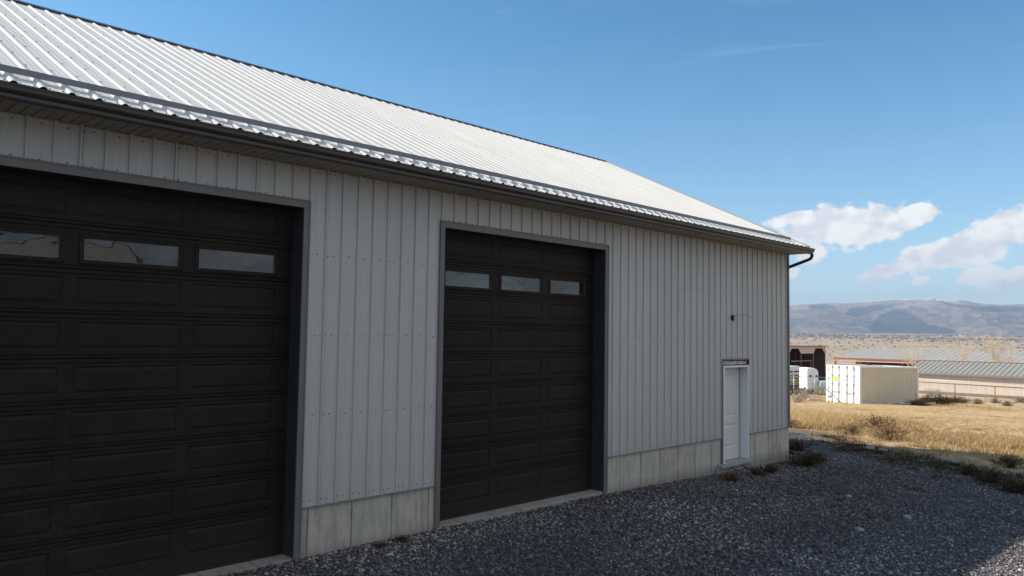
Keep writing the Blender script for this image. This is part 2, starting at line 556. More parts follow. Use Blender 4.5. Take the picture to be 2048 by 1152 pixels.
# downspout: rectangular tube bending back to the corner and down the gable wall
ds = MB()
path = [(-.555, 4.595), (-.555, 4.545), (-.535, 4.505), (-.49, 4.475), (-.02, 4.325), (.06, 4.29), (.09, 4.24), (.09, 3.6), (.09, .10), (.05, .02), (-.10, -.06)]
w, t = .033, .024
vs = []
for i, (y, z) in enumerate(path):
    a = path[max(i - 1, 0)]; b_ = path[min(i + 1, len(path) - 1)]
    d = Vector((0, b_[0] - a[0], b_[1] - a[1])).normalized(); nn = Vector((0, -d.z, d.y))
    c0 = Vector((XR + .058, y, z))
    vs += [c0 + Vector((-t, 0, 0)) + nn * w, c0 + Vector((t, 0, 0)) + nn * w, c0 + Vector((t, 0, 0)) - nn * w, c0 + Vector((-t, 0, 0)) - nn * w]
ds.add(vs, [(i * 4 + k_, i * 4 + (k_ + 1) % 4, i * 4 + 4 + (k_ + 1) % 4, i * 4 + 4 + k_) for i in range(len(path) - 1) for k_ in range(4)])
ds.build('downspout', M_ridge, root, bevel=.006)
# snow guard bar on its clamps
sg = MB()
yb = -.208
zb = EZ + SL * (yb - EY)
p0 = Vector((0, yb, zb)) + nf * .0205
up = Vector((0, math.cos(R(88)), math.sin(R(88))))
q = [p0, p0 + up * .062, p0 + up * .062 + Vector((0, .003, -.002)), p0 + Vector((0, .003, -.001))]
sg.prism([(v.y, v.z) for v in q], 'x', XL, XR - .30)
sg.build('snow_guard', M_bar, root)
sb = MB()
i = math.ceil(XL / PITCH)
while i * PITCH < XR - .3:
    x = i * PITCH
    sb.prism([(yb + .005, zb + .026), (yb + .006, zb + .076), (yb + .10, zb + .10 * SL + .030), (yb + .10, zb + .10 * SL + .022)], 'x', x - .015, x + .015)
    i += 1
build_split(sb, 'snow_guard_clamp', M_bar, root)

# foundation with form joints, and slabs in the door openings
fo = MB()
joints = sorted([-1.97 - .61 * k for k in range(1, 18)] + [-1.97, -1.35, -.75, -.13] + [3.9 + .12, 4.72, 5.33, 5.94, 6.55, 7.16] + [8.97, 9.61, 10.23])
YF = .006
for a0, a1 in segs:
    a0 = {-2.07: -2.10, 3.735: 3.70, 8.725: 8.70, XL: XL}[a0]; a1 = {-7.13: -7.10, -.035: 0.0, 7.53: 7.55, XR: XR}[a1]
    cur = [a0]
    for j in joints:
        if a0 + .05 < j < a1 - .05: cur += [j - .007, j, j + .007]
    cur.append(a1)
    pts = [(x, YF + (0 if True else 0)) for x in cur]
    ys = []
    for x in cur:
        on = any(abs(x - j) < 1e-6 for j in joints)
        ys.append(YF - .005 if on else YF)
    for (xa, ya), (xb_, yb_) in zip(zip(cur[:-1], ys[:-1]), zip(cur[1:], ys[1:])):
        fo.add([(xa, ya, -.8), (xb_, yb_, -.8), (xb_, yb_, HB - .001), (xa, ya, HB - .001)], [(0, 1, 2, 3)])
    fo.add([(a0, YF, -.8), (a0, .5, -.8), (a0, .5, HB - .001), (a0, YF, HB - .001)], [(0, 3, 2, 1)])
    fo.add([(a1, YF, -.8), (a1, .5, -.8), (a1, .5, HB - .001), (a1, YF, HB - .001)], [(0, 1, 2, 3)])
fo.add([(XR, .5, -1.2), (XR, BY, -1.2), (XR, BY, HB), (XR, .5, HB)], [(0, 1, 2, 3)])
fo.add([(XR, YF, -1.2), (XR, .5, -1.2), (XR, .5, -.8), (XR, YF, -.8)], [(0, 1, 2, 3)])
fo.add([(XL, .5, -1.2), (XL, BY, -1.2), (XL, BY, HB), (XL, .5, HB)], [(3, 2, 1, 0)])
fo.box((-7.098, .012, -.6), (-2.102, .6, 0))
fo.box((.002, .012, -.6), (3.698, .6, 0))
fo.box((7.552, .012, -.6), (8.698, .6, .03))
fo.build('foundation', M_conc, root)

# trim round the two garage openings and the deep jambs
for a0, a1 in ((-7.10, -2.10), (0.0, 3.70)):
    t_ = MB()
    # casing: flat leg and a raised outer bead
    t_.box((a0 - .035, -.027, -.02), (a0 + .045, -.001, HDR + .028))
    t_.box((a1 - .045, -.027, -.02), (a1 + .035, -.001, HDR + .028))
    t_.box((a0 + .045, -.027, HDR - .062), (a1 - .045, -.001, HDR + .028))
    t_.box((a0 - .040, -.034, -.02), (a0 - .020, -.027, HDR + .034))
    t_.box((a1 + .020, -.034, -.02), (a1 + .040, -.027, HDR + .034))
    t_.box((a0 - .020, -.034, HDR + .014), (a1 + .020, -.027, HDR + .034))
    tr = t_.build('door_trim', M_trim, root, bevel=.002)
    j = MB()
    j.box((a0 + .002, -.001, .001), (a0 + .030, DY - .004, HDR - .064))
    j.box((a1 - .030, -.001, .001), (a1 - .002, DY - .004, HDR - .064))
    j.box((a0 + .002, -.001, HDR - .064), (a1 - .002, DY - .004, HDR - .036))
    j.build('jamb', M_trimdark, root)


def garage_door(x0, x1, cols, wins):
    """sectional door: joints every .4535 m, embossed panels, one row of windows"""
    d = MB()
    J = [0.0] + [.12 + .4435 * k for k in range(1, 9)] + [4.20]
    cells = [(x0 if i == 0 else (cols[i - 1][1] + c_[0]) / 2, x1 if i == len(cols) - 1 else (c_[1] + cols[i + 1][0]) / 2) for i, c_ in enumerate(cols)]
    frames = []
    for k in range(9):
        zp0 = J[k] + (.09 if k else .205); zp1 = zp0 + .275
        lo = J[k] + .055 if k else .0; hi = (J[k + 1] - .055) if k < 8 else 4.145
        for ci, (c0, c1) in enumerate(cells):
            p0, p1 = cols[ci]
            win = (k == 7)
            if win: zp0_, zp1_ = 3.282, 3.582
            else: zp0_, zp1_ = zp0, zp1
            rings = [((c0, lo), (c1, hi), 0.), ((p0, zp0_), (p1, zp1_), 0.)]
            if not win:
                rings += [((p0 + .008, zp0_ + .008), (p1 - .008, zp1_ - .008), .009), ((p0 + .018, zp0_ + .018), (p1 - .018, zp1_ - .018), .010), ((p0 + .045, zp0_ + .045), (p1 - .045, zp1_ - .045), .002)]
            vs = []; fs = []
            for (a, b, dep) in rings:
                vs += [(a[0], DY + dep, a[1]), (b[0], DY + dep, a[1]), (b[0], DY + dep, b[1]), (a[0], DY + dep, b[1])]
            for r_ in range(len(rings) - 1):
                for s_ in range(4):
                    fs.append((r_ * 4 + s_, r_ * 4 + (s_ + 1) % 4, r_ * 4 + 4 + (s_ + 1) % 4, r_ * 4 + 4 + s_))
            if not win:
                e = (len(rings) - 1) * 4; fs.append((e, e + 1, e + 2, e + 3))
            d.add(vs, fs)
            if win: frames.append((p0, p1, zp0_, zp1_))
    for k in range(1, 9):   # the ribbed strips at the joints
        z = J[k]
        pr = [(-.055, 0), (-.052, .012), (-.042, .012), (-.038, 0), (-.008, 0), (-.006, .024), (.005, .024), (.009, .002), (.026, .002), (.029, .014), (.039, .014), (.043, 0), (.055, 0)]
        vs = [(x0, DY + h, z + a) for a, h in pr] + [(x1, DY + h, z + a) for a, h in pr]; n_ = len(pr)
        d.add(vs, [(i, n_ + i, n_ + i + 1, i + 1) for i in range(n_ - 1)])
    d.add([(x0, DY, 4.145), (x1, DY, 4.145), (x1, DY, 4.2), (x0, DY, 4.2)], [(0, 1, 2, 3)])
    door = d.build('garage_door', M_garage, root)
    wf0 = wp0 = None
    for (p0, p1, z0, z1) in frames:
        f_ = MB()
        w_ = p1 - p0; h_ = z1 - z0
        o_ = [(-.006, -.006), (w_ + .006, -.006), (w_ + .006, h_ + .006), (-.006, h_ + .006)]
        r1 = [(.004, .004), (w_ - .004, .004), (w_ - .004, h_ - .004), (.004, h_ - .004)]
        r2 = [(.045, .042), (w_ - .045, .042), (w_ - .045, h_ - .042), (.045, h_ - .042)]
        vs = [(a, .004, b) for a, b in o_] + [(a, -.013, b) for a, b in r1] + [(a, -.011, b) for a, b in r2] + [(a + 0, .02, b) for a, b in r2]
        f_.add(vs, [(r_ * 4 + s_, r_ * 4 + (s_ + 1) % 4, r_ * 4 + 4 + (s_ + 1) % 4, r_ * 4 + 4 + s_) for r_ in range(3) for s_ in range(4)])
        f_.build('window_frame', M_garage, door, (p0, DY, z0))
        g_ = MB()
        g_.box((.046, .010, .043), (w_ - .046, .016, h_ - .043))
        g_.build('window_pane', M_pane, door, (p0, DY, z0))
        b_ = MB()
        for (a0_, b0_, a1_, b1_) in ((.045, .042, w_ - .045, .046), (.045, h_ - .046, w_ - .045, h_ - .042), (.045, .046, .050, h_ - .046), (w_ - .050, .046, w_ - .045, h_ - .046)):
            b_.box((a0_ + .0005, .001, b0_ + .0005), (a1_ - .0005, .0095, b1_ - .0005))
        b_.build('glazing_bead', M_bar, door, (p0, DY, z0))
    # weather seal and bottom rubber
    s_ = MB()
    s_.box((x0, DY - .010, .002), (x1, DY + .03, .020))
    s_.build('bottom_seal', M_dark, door)
    return door


garage_door(-7.09, -2.11, [(-6.92, -5.76), (-5.63, -4.60), (-4.47, -3.44), (-3.31, -2.31)], 1)
garage_door(.012, 3.688, [(.25, 1.24), (1.38, 2.37), (2.51, 3.48)], 1)
# guide angle down the right side of each door
ga = MB()
ga.box((3.55, DY - .014, .02), (3.556, DY - .001, HDR - .07))
ga.box((-2.225, DY - .014, .02), (-2.219, DY - .001, HDR - .07))
build_split(ga, 'side_seal', M_black, root)

# white walk door, set into its frame
wf = MB()
wf.box((7.635, -.030, .045), (7.665, .19, 2.045))
wf.box((8.655, -.030, .045), (8.685, .19, 2.045))
wf.box((7.665, -.030, 2.005), (8.655, .19, 2.045))
wf.box((7.605, -.034, .045), (7.635, -.020, 2.055))
wfo = wf.build('door_frame', M_frame, root, bevel=.003)
wd = MB()
lv = [((7.667, .05), (8.653, 2.003), 0.)]
Yd = .172
outer = [(7.667, Yd, .05), (8.653, Yd, .05), (8.653, Yd, 2.003), (7.667, Yd, 2.003)]


def panel_door(mb, x0, x1, z0, z1, Y, panels):
    """flat leaf with recessed panels listed bottom to top"""
    px0, px1 = panels[0][0], panels[0][1]
    mb.add([(x0, Y, z0), (px0, Y, z0), (px0, Y, z1), (x0, Y, z1)], [(0, 1, 2, 3)])
    mb.add([(px1, Y, z0), (x1, Y, z0), (x1, Y, z1), (px1, Y, z1)], [(0, 1, 2, 3)])
    z = z0
    for (_, _, a, b) in panels + [(0, 0, z1, z1)]:
        mb.add([(px0, Y, z), (px1, Y, z), (px1, Y, a), (px0, Y, a)], [(0, 1, 2, 3)])
        if b > a:
            rg = [(0, 0), (.018, .010), (.045, .010), (.065, .002)]
            vs = []
            for i_, dp in rg: vs += [(px0 + i_, Y + dp, a + i_), (px1 - i_, Y + dp, a + i_), (px1 - i_, Y + dp, b - i_), (px0 + i_, Y + dp, b - i_)]
            mb.add(vs, [(r_ * 4 + s_, r_ * 4 + (s_ + 1) % 4, r_ * 4 + 4 + (s_ + 1) % 4, r_ * 4 + 4 + s_) for r_ in range(3) for s_ in range(4)] + [(12, 13, 14, 15)])
        z = b


panel_door(wd, 7.667, 8.640, .05, 2.003, Yd, [(7.80, 8.50, .30, .80), (7.80, 8.50, .95, 1.85)])
wdo = wd.build('walk_door', M_door, root)
kn = MB()
kn.tube([(7.74, Yd, .98), (7.74, Yd - .03, .98), (7.74, Yd - .035, .98), (7.74, Yd - .06, .98)], [.016, .012, .026, .020], 10)
kn.build('door_knob', M_black, wdo)
gp_ = MB(); gp_.box((8.6405, Yd - .003, .05), (8.6545, Yd + .01, 2.003)); gp_.build('weather_strip', M_black, root)
tj = MB()   # dark trim around the walk door opening, left and top
tj.box((7.545, -.030, .035), (7.580, -.001, 2.19))
tj.box((7.580, -.030, 2.160), (8.712, -.001, 2.19))
tj.box((8.690, -.030, 2.055), (8.712, -.001, 2.160))
tj.box((7.580, .020, .035), (7.634, .06, 2.160))
tj.build('walk_door_trim', M_trim, root)
bk = MB(); bk.box((7.56, .062, 2.046), (8.70, .10, 2.16)); bk.build('header_gap', M_black, root)
fl = MB()   # crumpled pale flashing wrap left above the frame
nx = 26; vs = []
for i in range(nx):
    for k_ in range(4):
        vs.append((7.60 + 1.07 * i / (nx - 1), .015 + .012 * math.sin(i * 2.3 + k_) * rnd.random(), 2.066 + .024 * k_ + rnd.uniform(-.004, .004)))
fl.add(vs, [(i * 4 + k_, i * 4 + 4 + k_, i * 4 + 5 + k_, i * 4 + 1 + k_) for i in range(nx - 1) for k_ in range(3)])
M_wrap = mat('torn_wrap', (.62, .60, .58), .6, col2=(.33, .25, .24), vscale=22)
fl.build('header_wrap', M_wrap, root)
rt = MB(); rt.add([(8.55, .008, 2.10), (8.63, .009, 2.125), (8.65, .008, 2.15), (8.56, .009, 2.145)], [(0, 1, 2, 3)]); rt.build('wrap_tape', mat('red_tape', (.5, .05, .05), .5), root)
si = MB(); si.box((7.40, -.115, -.018), (8.70, .16, .044)); si.box((7.40, -.118, -.012), (8.70, -.116, .036)); si.build('door_sill', M_sill, root, bevel=.004)
sp = MB(); sp.box((7.34, -.045, -.16), (8.45, .02, -.02)); sp.build('step_block', M_conc, root, bevel=.006)
# box and wire stub where a lamp is missing
bx_ = MB(); bx_.tube([(8.01, .0, 3.05), (8.01, -.03, 3.05)], .055, 12); bx_.box((7.985, -.045, 2.985), (8.035, -.029, 3.115)); bx_.build('junction_box', M_black, root)
wr = MB(); wr.tube([(8.03 + .70 * t_, -.05 - .06 * math.sin(t_ * 3), 3.07 + .11 * math.sin(t_ * 2.6) - .09 * t_) for t_ in [i / 12 for i in range(13)]], .0035, 5); wr.build('loose_wire', M_black, root)

# ------------------------------------------------------------------ neighbour building behind the camera, seen only in the panes
nb_root = empty('neighbour_building', (0, 0, 0))
tag(nb_root, 'pale ribbed metal building with dark roof edge, mirrored in the garage door panes', 'building')
P0 = CAM + ray(252, 492) * ((DY - CAM[1]) / ray(252, 492)[1])
rd = ray(252, 492).copy(); rd[1] *= -1
tt = (8.4 - P0[2]) / rd[2]
NE = P0 + rd * tt           # right end of its ridge
NX1, NYR = float(NE[0]), float(NE[1])
NX0 = NX1 - 34
nbm = MB()
pr = rib_profile(NX0, NX1, .033, .012, .028, .003)
xs = sorted(set([NX0, NX1] + [p[0] for p in pr]))
W2 = 9.0; NSL = .40
nn = Vector((0, NSL, 1)).normalized()
for a, b in zip(xs[:-1], xs[1:]):
    ha, hb = hgt(pr, a), hgt(pr, b)
    q = [Vector((a, NYR, 8.4)) + nn * ha, Vector((b, NYR, 8.4)) + nn * hb, Vector((b, NYR + W2, 8.4 - NSL * W2)) + nn * hb, Vector((a, NYR + W2, 8.4 - NSL * W2)) + nn * ha]
    nbm.add(q, [(3, 2, 1, 0)])
nbm.add([(NX0, NYR, 8.4), (NX1, NYR, 8.4), (NX1, NYR - W2, 8.4 - NSL * W2), (NX0, NYR - W2, 8.4 - NSL * W2)], [(0, 1, 2, 3)])
nbm.build('roof', M_barnroof, nb_root)
nw = MB()
ez = 8.4 - NSL * W2 - .1
nw.box((NX0 + .4, NYR - W2 + .5, -.5), (NX1 - .4, NYR + W2 - .5, ez))
nw.prism([(NYR - W2 + .5, ez), (NYR + W2 - .5, ez), (NYR, 8.25)], 'x', NX0 + .4, NX1 - .4)
nw.build('wall', M_siding, nb_root)
nr = MB()
nr.box((NX0, NYR - .12, 8.40), (NX1, NYR + .12, 8.47))
for X in (NX1, NX0):
    nr.add([(X - .1, NYR, 8.47), (X + .1, NYR, 8.47), (X + .1, NYR + W2, 8.47 - NSL * W2), (X - .1, NYR + W2, 8.47 - NSL * W2), (X - .1, NYR, 8.2), (X + .1, NYR, 8.2), (X + .1, NYR + W2, 8.2 - NSL * W2), (X - .1, NYR + W2, 8.2 - NSL * W2)],
           [(0, 1, 2, 3), (4, 5, 6, 7), (1, 5, 6, 2), (0, 4, 7, 3), (3, 7, 6, 2)])
nr.build('roof_trim', M_ridge, nb_root)

# ------------------------------------------------------------------ ground
def ground_mat():
    M = bpy.data.materials.new('ground'); M.use_nodes = True
    N = NT(M.node_tree); L = M.node_tree.links; B = M.node_tree.nodes['Principled BSDF']
    pos = N.n('ShaderNodeNewGeometry').outputs['Position']
    gmask = N.n('ShaderNodeAttribute', attribute_name='gravel').outputs['Fac']
    scrub = N.n('ShaderNodeAttribute', attribute_name='scrub').outputs['Fac']
    sand = N.n('ShaderNodeAttribute', attribute_name='sand').outputs['Fac']
    n1 = N.noise(pos, .35, 5, .65); n2 = N.noise(pos, 4, 5, .7); n3 = N.noise(pos, 30, 3, .7)
    dry = N.mix(N.rng(n1, .35, .68), (.50, .35, .19), (.36, .24, .125))
    dry = N.mix(N.rng(n2, .35, .75), dry, (.56, .42, .25))
    sandc = N.mix(N.rng(n2, .3, .7), (.50, .38, .27), (.42, .31, .215))
    c = N.mix(sand, dry, sandc)
    # far valley: broad bands of pale grass, grey sage and dark junipers
    fb = N.noise(N.scale(pos, (.004, .012, .004)), 1., 6, .65)
    farc = N.mix(N.rng(fb, .38, .62), (.46, .355, .235), (.33, .26, .19))
    fb2 = N.noise(N.scale(pos, (.02, .05, .02)), 1., 5, .7)
    farc = N.mix(N.rng(fb2, .52, .68, 0, .7), farc, (.17, .14, .12))
    c = N.mix(scrub, c, farc)
    soil = N.n('ShaderNodeAttribute', attribute_name='soil').outputs['Fac']
    c = N.mix(N.math('MULTIPLY', soil, N.rng(n2, .25, .6, .55, .95)), c, N.mix(N.rng(n3, .3, .7), (.085, .068, .052), (.16, .135, .11)))
    vor = N.n('ShaderNodeTexVoronoi', feature='F1', ins={'Scale': 28.}); L.new(pos, vor.inputs['Vector'])
    gv = N.mix(N.rng(vor.outputs['Distance'], .1, .6), (.20, .20, .205), (.035, .035, .04))
    gv = N.mix(N.rng(n2, .35, .7, 0, .5), gv, (.13, .115, .10))
    gm2 = N.math('ADD', gmask, N.math('MULTIPLY', N.math('SUBTRACT', n2, .5), .9))
    c = N.mix(N.rng(gm2, .35, .65), c, gv)
    L.new(c, B.inputs['Base Color']); B.inputs['Roughness'].default_value = .95
    B.inputs['Specular IOR Level'].default_value = .1
    b = N.n('ShaderNodeBump', ins={'Strength': .6, 'Distance': .03, 'Height': N.math('ADD', n3, n2)})
    L.new(b.outputs[0], B.inputs['Normal'])
    return M


GB = [hitg(x, y)[:2] for x, y in ((1604, 868), (1650, 893), (1800, 925), (1900, 948), (2048, 985))]   # edge of the gravel yard
GB = np.array(GB)
GB = np.vstack([GB[0] + np.array([.3, 6.]), GB, GB[-1] + (GB[-1] - GB[-2]) * 2.2, np.array([9., -30.])])


def gravel_mask(x, y):
    """1 inside the yard, fading over about a metre past its edge line"""
    x = np.asarray(x, float); y = np.asarray(y, float)
    ylist = GB[::-1, 1]; xlist = GB[::-1, 0]
    bx = np.interp(y, ylist, xlist)
    e = (bx - x) + 1.6 * fbm(x / 1.5, y / 1.5, 3, 40)
    mk = np.clip(e / 1.6 + .5, 0, 1)
    bare = np.clip(1 - np.hypot((x - 6.2) / 3.2, (y + 6.6) / 1.2), 0, 1) * .0
    return mk * (1 - bare)


az = np.concatenate([np.arange(-8, 92, .22), np.arange(92, 352, 3.)])
az = np.radians(np.append(az, 352.))
rr = [.4]
while rr[-1] < 9500: rr.append(rr[-1] * 1.0215 + .02)
rr = np.array(rr)
A, RR = np.meshgrid(az, rr, indexing='ij')
GX = CAM[0] + RR * np.cos(A); GY = CAM[1] + RR * np.sin(A)
# sink a little inside the building footprint
GZv = gz(GX, GY)
inside = (GX > XL + .02) & (GX < XR - .02) & (GY > .05) & (GY < BY - .02)
GZv = np.where(inside, np.minimum(GZv, -.12), GZv)
na, nr_ = A.shape
verts = np.stack([GX, GY, GZv], -1).reshape(-1, 3)
verts = np.vstack([verts, [[CAM[0], CAM[1], float(gz(CAM[0], CAM[1]))]]])
I, J_ = np.meshgrid(np.arange(na - 0), np.arange(nr_ - 1), indexing='ij')
I2 = (I + 1) % na
f = np.stack([I * nr_ + J_, I * nr_ + J_ + 1, I2 * nr_ + J_ + 1, I2 * nr_ + J_], -1).reshape(-1, 4)
me = bpy.data.meshes.new('ground')
nv = len(verts); nf_ = len(f)
tri = np.stack([np.full(na, nv - 1), np.arange(na) * nr_, ((np.arange(na) + 1) % na) * nr_], -1)
me.vertices.add(nv); me.vertices.foreach_set('co', verts.ravel())
me.loops.add(nf_ * 4 + na * 3)
me.loops.foreach_set('vertex_index', np.concatenate([f.ravel(), tri.ravel()]).astype(np.int32))
me.polygons.add(nf_ + na)
me.polygons.foreach_set('loop_start', np.concatenate([np.arange(nf_) * 4, nf_ * 4 + np.arange(na) * 3]).astype(np.int32))
me.polygons.foreach_set('use_smooth', np.ones(nf_ + na, bool))
me.update(calc_edges=True)
vx, vy = verts[:, 0], verts[:, 1]
dd = np.hypot(vx - CAM[0], vy - CAM[1])


def sand_mask(x, y):
    return np.clip((x - 57) / 6, 0, 1) * np.clip((150 - x) / 20, 0, 1) * np.clip(.8 + 1.2 * fbm(x / 5, y / 5, 3, 60), 0, 1)


for nm, val in (('gravel', gravel_mask(vx, vy)), ('scrub', np.clip((dd - 180) / 200, 0, 1)), ('soil', np.clip(1.6 - np.abs(vx - np.interp(vy, GB[::-1, 1], GB[::-1, 0]) - .6) / 1.6, 0, 1) * (vx < 40)), ('sand', sand_mask(vx, vy))):
    at_ = me.attributes.new(nm, 'FLOAT', 'POINT'); at_.data.foreach_set('value', val.astype(np.float32))
me.materials.append(ground_mat())
go = bpy.data.objects.new('ground', me); COL.objects.link(go)
tag(go, 'gravel yard running out into dry grass field and pale valley floor', 'ground', kind='structure')

# ------------------------------------------------------------------ mountains
def sky_az(px, py):
    d = ray(px, py); return math.atan2(d[1], d[0]), d[2] / math.hypot(d[0], d[1])


crest = [(1300, 640), (1450, 626), (1577, 613), (1600, 609.5), (1630, 607), (1658, 604.5), (1690, 606.5), (1720, 605), (1750, 601.5), (1780, 598.5), (1810, 598.5), (1850, 598), (1866, 595.5), (1885, 600), (1905, 603.5), (1920, 600.5), (1935, 602.5), (1960, 606.5), (1990, 609), (2048, 608), (2150, 612), (2300, 630), (2700, 650)]
ca = np.array([sky_az(*p) for p in crest])
o_ = np.argsort(ca[:, 0]); ca = ca[o_]
front = [(1300, 650), (1450, 634), (1577, 622), (1620, 618), (1660, 621), (1700, 630), (1740, 640), (1780, 652), (1850, 663), (1900, 668), (2048, 669), (2300, 672)]
fa_ = np.array([sky_az(*p) for p in front]); fa_ = fa_[np.argsort(fa_[:, 0])]
maz = np.radians(np.arange(-32, 80, .09)); mr = np.linspace(7600, 13600, 130)
A, RR = np.meshgrid(maz, mr, indexing='ij')
X = CAM[0] + RR * np.cos(A); Y = CAM[1] + RR * np.sin(A)
ce = np.interp(A, ca[:, 0], ca[:, 1]); RC = 12000
edge = np.clip((A - R(-32)) / R(15), 0, 1)
hc = 2.65 + ce * RC
t = np.clip((RR - 7800) / (RC - 7800), 0, 1.4)
rid = 1 - 2 * np.abs(fbm(X / 1500, Y / 1500, 5, 70)) * 2
sh = np.where(t < 1, t ** .85 * (1 - .12 * np.sin(t * math.pi)), 1 - (t - 1) * 1.2)
Z = 25 + (hc - 25) * sh
amp = np.sin(np.clip(t, 0, 1) * math.pi) ** .8
Z = Z + amp * (170 * (rid - .75) + 110 * fbm(X / 420, Y / 420, 4, 81) + 45 * (1 - np.abs(fbm(X / 170, Y / 230, 3, 87)) * 4))
ft = np.interp(A, fa_[:, 0], fa_[:, 1]); hf = 2.65 + ft * 9400
rf = 1 - ((RR - 9400) / 1500) ** 2
Zf = 25 + (hf - 25) * np.clip(rf, 0, 1) ** .7 + 60 * fbm(X / 500, Y / 500, 5, 90) * np.clip(rf, 0, 1)
Z = np.maximum(Z, np.where(rf > 0, Zf, -999))
# keep the skyline where it is in front of it
lim = 2.65 + ce * RR * (RR < RC * .985) + (RR >= RC * .985) * 9999
Z = np.minimum(Z, np.where(RR < RC * .985, lim - 3, 9999))
Z = np.where(RR < 7900, Z - (7900 - RR) * .35, Z)
def grid_mesh(name, V, na, nr_, mat_):
    me = bpy.data.meshes.new(name)
    I, J_ = np.meshgrid(np.arange(na - 1), np.arange(nr_ - 1), indexing='ij')
    f = np.stack([I * nr_ + J_, I * nr_ + J_ + 1, (I + 1) * nr_ + J_ + 1, (I + 1) * nr_ + J_], -1).reshape(-1, 4)
    me.vertices.add(len(V)); me.vertices.foreach_set('co', V.ravel())
    me.loops.add(len(f) * 4); me.loops.foreach_set('vertex_index', f.ravel().astype(np.int32))
    me.polygons.add(len(f)); me.polygons.foreach_set('loop_start', (np.arange(len(f)) * 4).astype(np.int32))
    me.polygons.foreach_set('use_smooth', np.ones(len(f), bool))
    me.update(calc_edges=True); me.materials.append(mat_)
    o = bpy.data.objects.new(name, me); COL.objects.link(o); return o


def mountain_mat():
    M = bpy.data.materials.new('mountain_rock'); M.use_nodes = True
    N = NT(M.node_tree); L = M.node_tree.links; B = M.node_tree.nodes['Principled BSDF']
    pos = N.n('ShaderNodeNewGeometry').outputs['Position']
    z = N.n('ShaderNodeSeparateXYZ', ins={0: pos}).outputs['Z']
    n1 = N.noise(N.scale(pos, (.0011, .0011, .003)), 1., 7, .68)
    n2 = N.noise(N.scale(pos, (.006, .006, .02)), 1., 6, .75)
    zz = N.math('ADD', z, N.math('MULTIPLY', N.math('SUBTRACT', n1, .5), 300))
    c = N.mix(N.rng(zz, 330, 520), (.17, .14, .12), (.42, .33, .27))
    c = N.mix(N.rng(n1, .52, .60, 0, .75), c, (.075, .075, .07))
    c = N.mix(N.rng(n2, .46, .62, 0, .8), c, (.36, .26, .22))
    n5 = N.noise(N.scale(pos, (.012, .012, .03)), 1., 4, .7)
    c = N.mix(N.rng(n5, .50, .62, 0, .6), c, (.06, .065, .06))
    shm_ = N.n('ShaderNodeAttribute', attribute_name='painted_shade').outputs['Fac']
    shmk = N.rng(N.math('ADD', shm_, N.math('MULTIPLY', N.math('SUBTRACT', n2, .5), 2.6)), .30, .72)
    c = N.mix(N.math('MULTIPLY', shmk, .72), c, (.018, .024, .028))  # cloud shadow on the slopes, mixed in as dark colour
    zs = N.math('ADD', z, N.math('MULTIPLY', N.math('SUBTRACT', n2, .5), 260))
    c = N.mix(N.rng(zs, 535, 552), c, (.85, .86, .88))
    L.new(c, B.inputs['Base Color']); B.inputs['Roughness'].default_value = 1
    B.inputs['Specular IOR Level'].default_value = 0
    return M


def pt_az(px, py):
    a_, e_ = sky_az(px, py); return a_, e_


def poly_mask(a, e, pts):
    pz = [pt_az(*p) for p in pts]; ins = np.zeros(a.shape, bool)
    j = len(pz) - 1
    for i in range(len(pz)):
        (xi, yi), (xj, yj) = pz[i], pz[j]
        ins ^= ((yi > e) != (yj > e)) & (a < (xj - xi) * (e - yi) / (yj - yi + 1e-12) + xi)
        j = i
    return ins


el_ = (Z - 2.65) / RR
SHADE_PATCHES = [[(1738, 664), (1745, 645), (1765, 628), (1795, 617), (1812, 618), (1830, 632), (1856, 648), (1880, 654), (1900, 657), (1914, 664), (1890, 668), (1860, 667)],
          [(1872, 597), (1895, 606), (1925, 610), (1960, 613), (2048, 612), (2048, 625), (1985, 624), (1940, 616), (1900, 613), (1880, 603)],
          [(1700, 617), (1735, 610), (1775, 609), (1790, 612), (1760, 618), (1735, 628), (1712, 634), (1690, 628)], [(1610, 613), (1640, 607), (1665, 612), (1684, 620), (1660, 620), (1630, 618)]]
shade_mask = np.zeros(A.shape)  # dark patches: mostly cloud shadow and slope shade painted into the colour
for pl__ in SHADE_PATCHES: shade_mask = np.maximum(shade_mask, poly_mask(A, el_, pl__) * 1.)
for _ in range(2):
    shade_mask[1:-1, 1:-1] = (shade_mask[1:-1, 1:-1] * 2 + shade_mask[2:, 1:-1] + shade_mask[:-2, 1:-1] + shade_mask[1:-1, 2:] + shade_mask[1:-1, :-2]) / 6
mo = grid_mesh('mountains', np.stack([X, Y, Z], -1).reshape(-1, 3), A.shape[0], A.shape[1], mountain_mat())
a__ = mo.data.attributes.new('painted_shade', 'FLOAT', 'POINT'); a__.data.foreach_set('value', shade_mask.ravel().astype(np.float32))
tag(mo, 'long blue-brown mountain range with a little snow on its crest', 'mountains', kind='structure')

# ------------------------------------------------------------------ gravel stones, grass and weeds (uncountable: one mesh each)
def mesh_np(name, V, F, mat_, attrs=None, smooth=False):
    me = bpy.data.meshes.new(name)
    k = F.shape[1]
    me.vertices.add(len(V)); me.vertices.foreach_set('co', V.astype(np.float32).ravel())
    me.loops.add(F.size); me.loops.foreach_set('vertex_index', F.astype(np.int32).ravel())
    me.polygons.add(len(F)); me.polygons.foreach_set('loop_start', (np.arange(len(F)) * k).astype(np.int32))
    me.polygons.foreach_set('use_smooth', np.full(len(F), smooth))
    me.update(calc_edges=True)
    for nm, val in (attrs or {}).items():
        a = me.attributes.new(nm, 'FLOAT', 'POINT'); a.data.foreach_set('value', val.astype(np.float32))
    me.materials.append(mat_)
    o = bpy.data.objects.new(name, me); COL.objects.link(o); return o


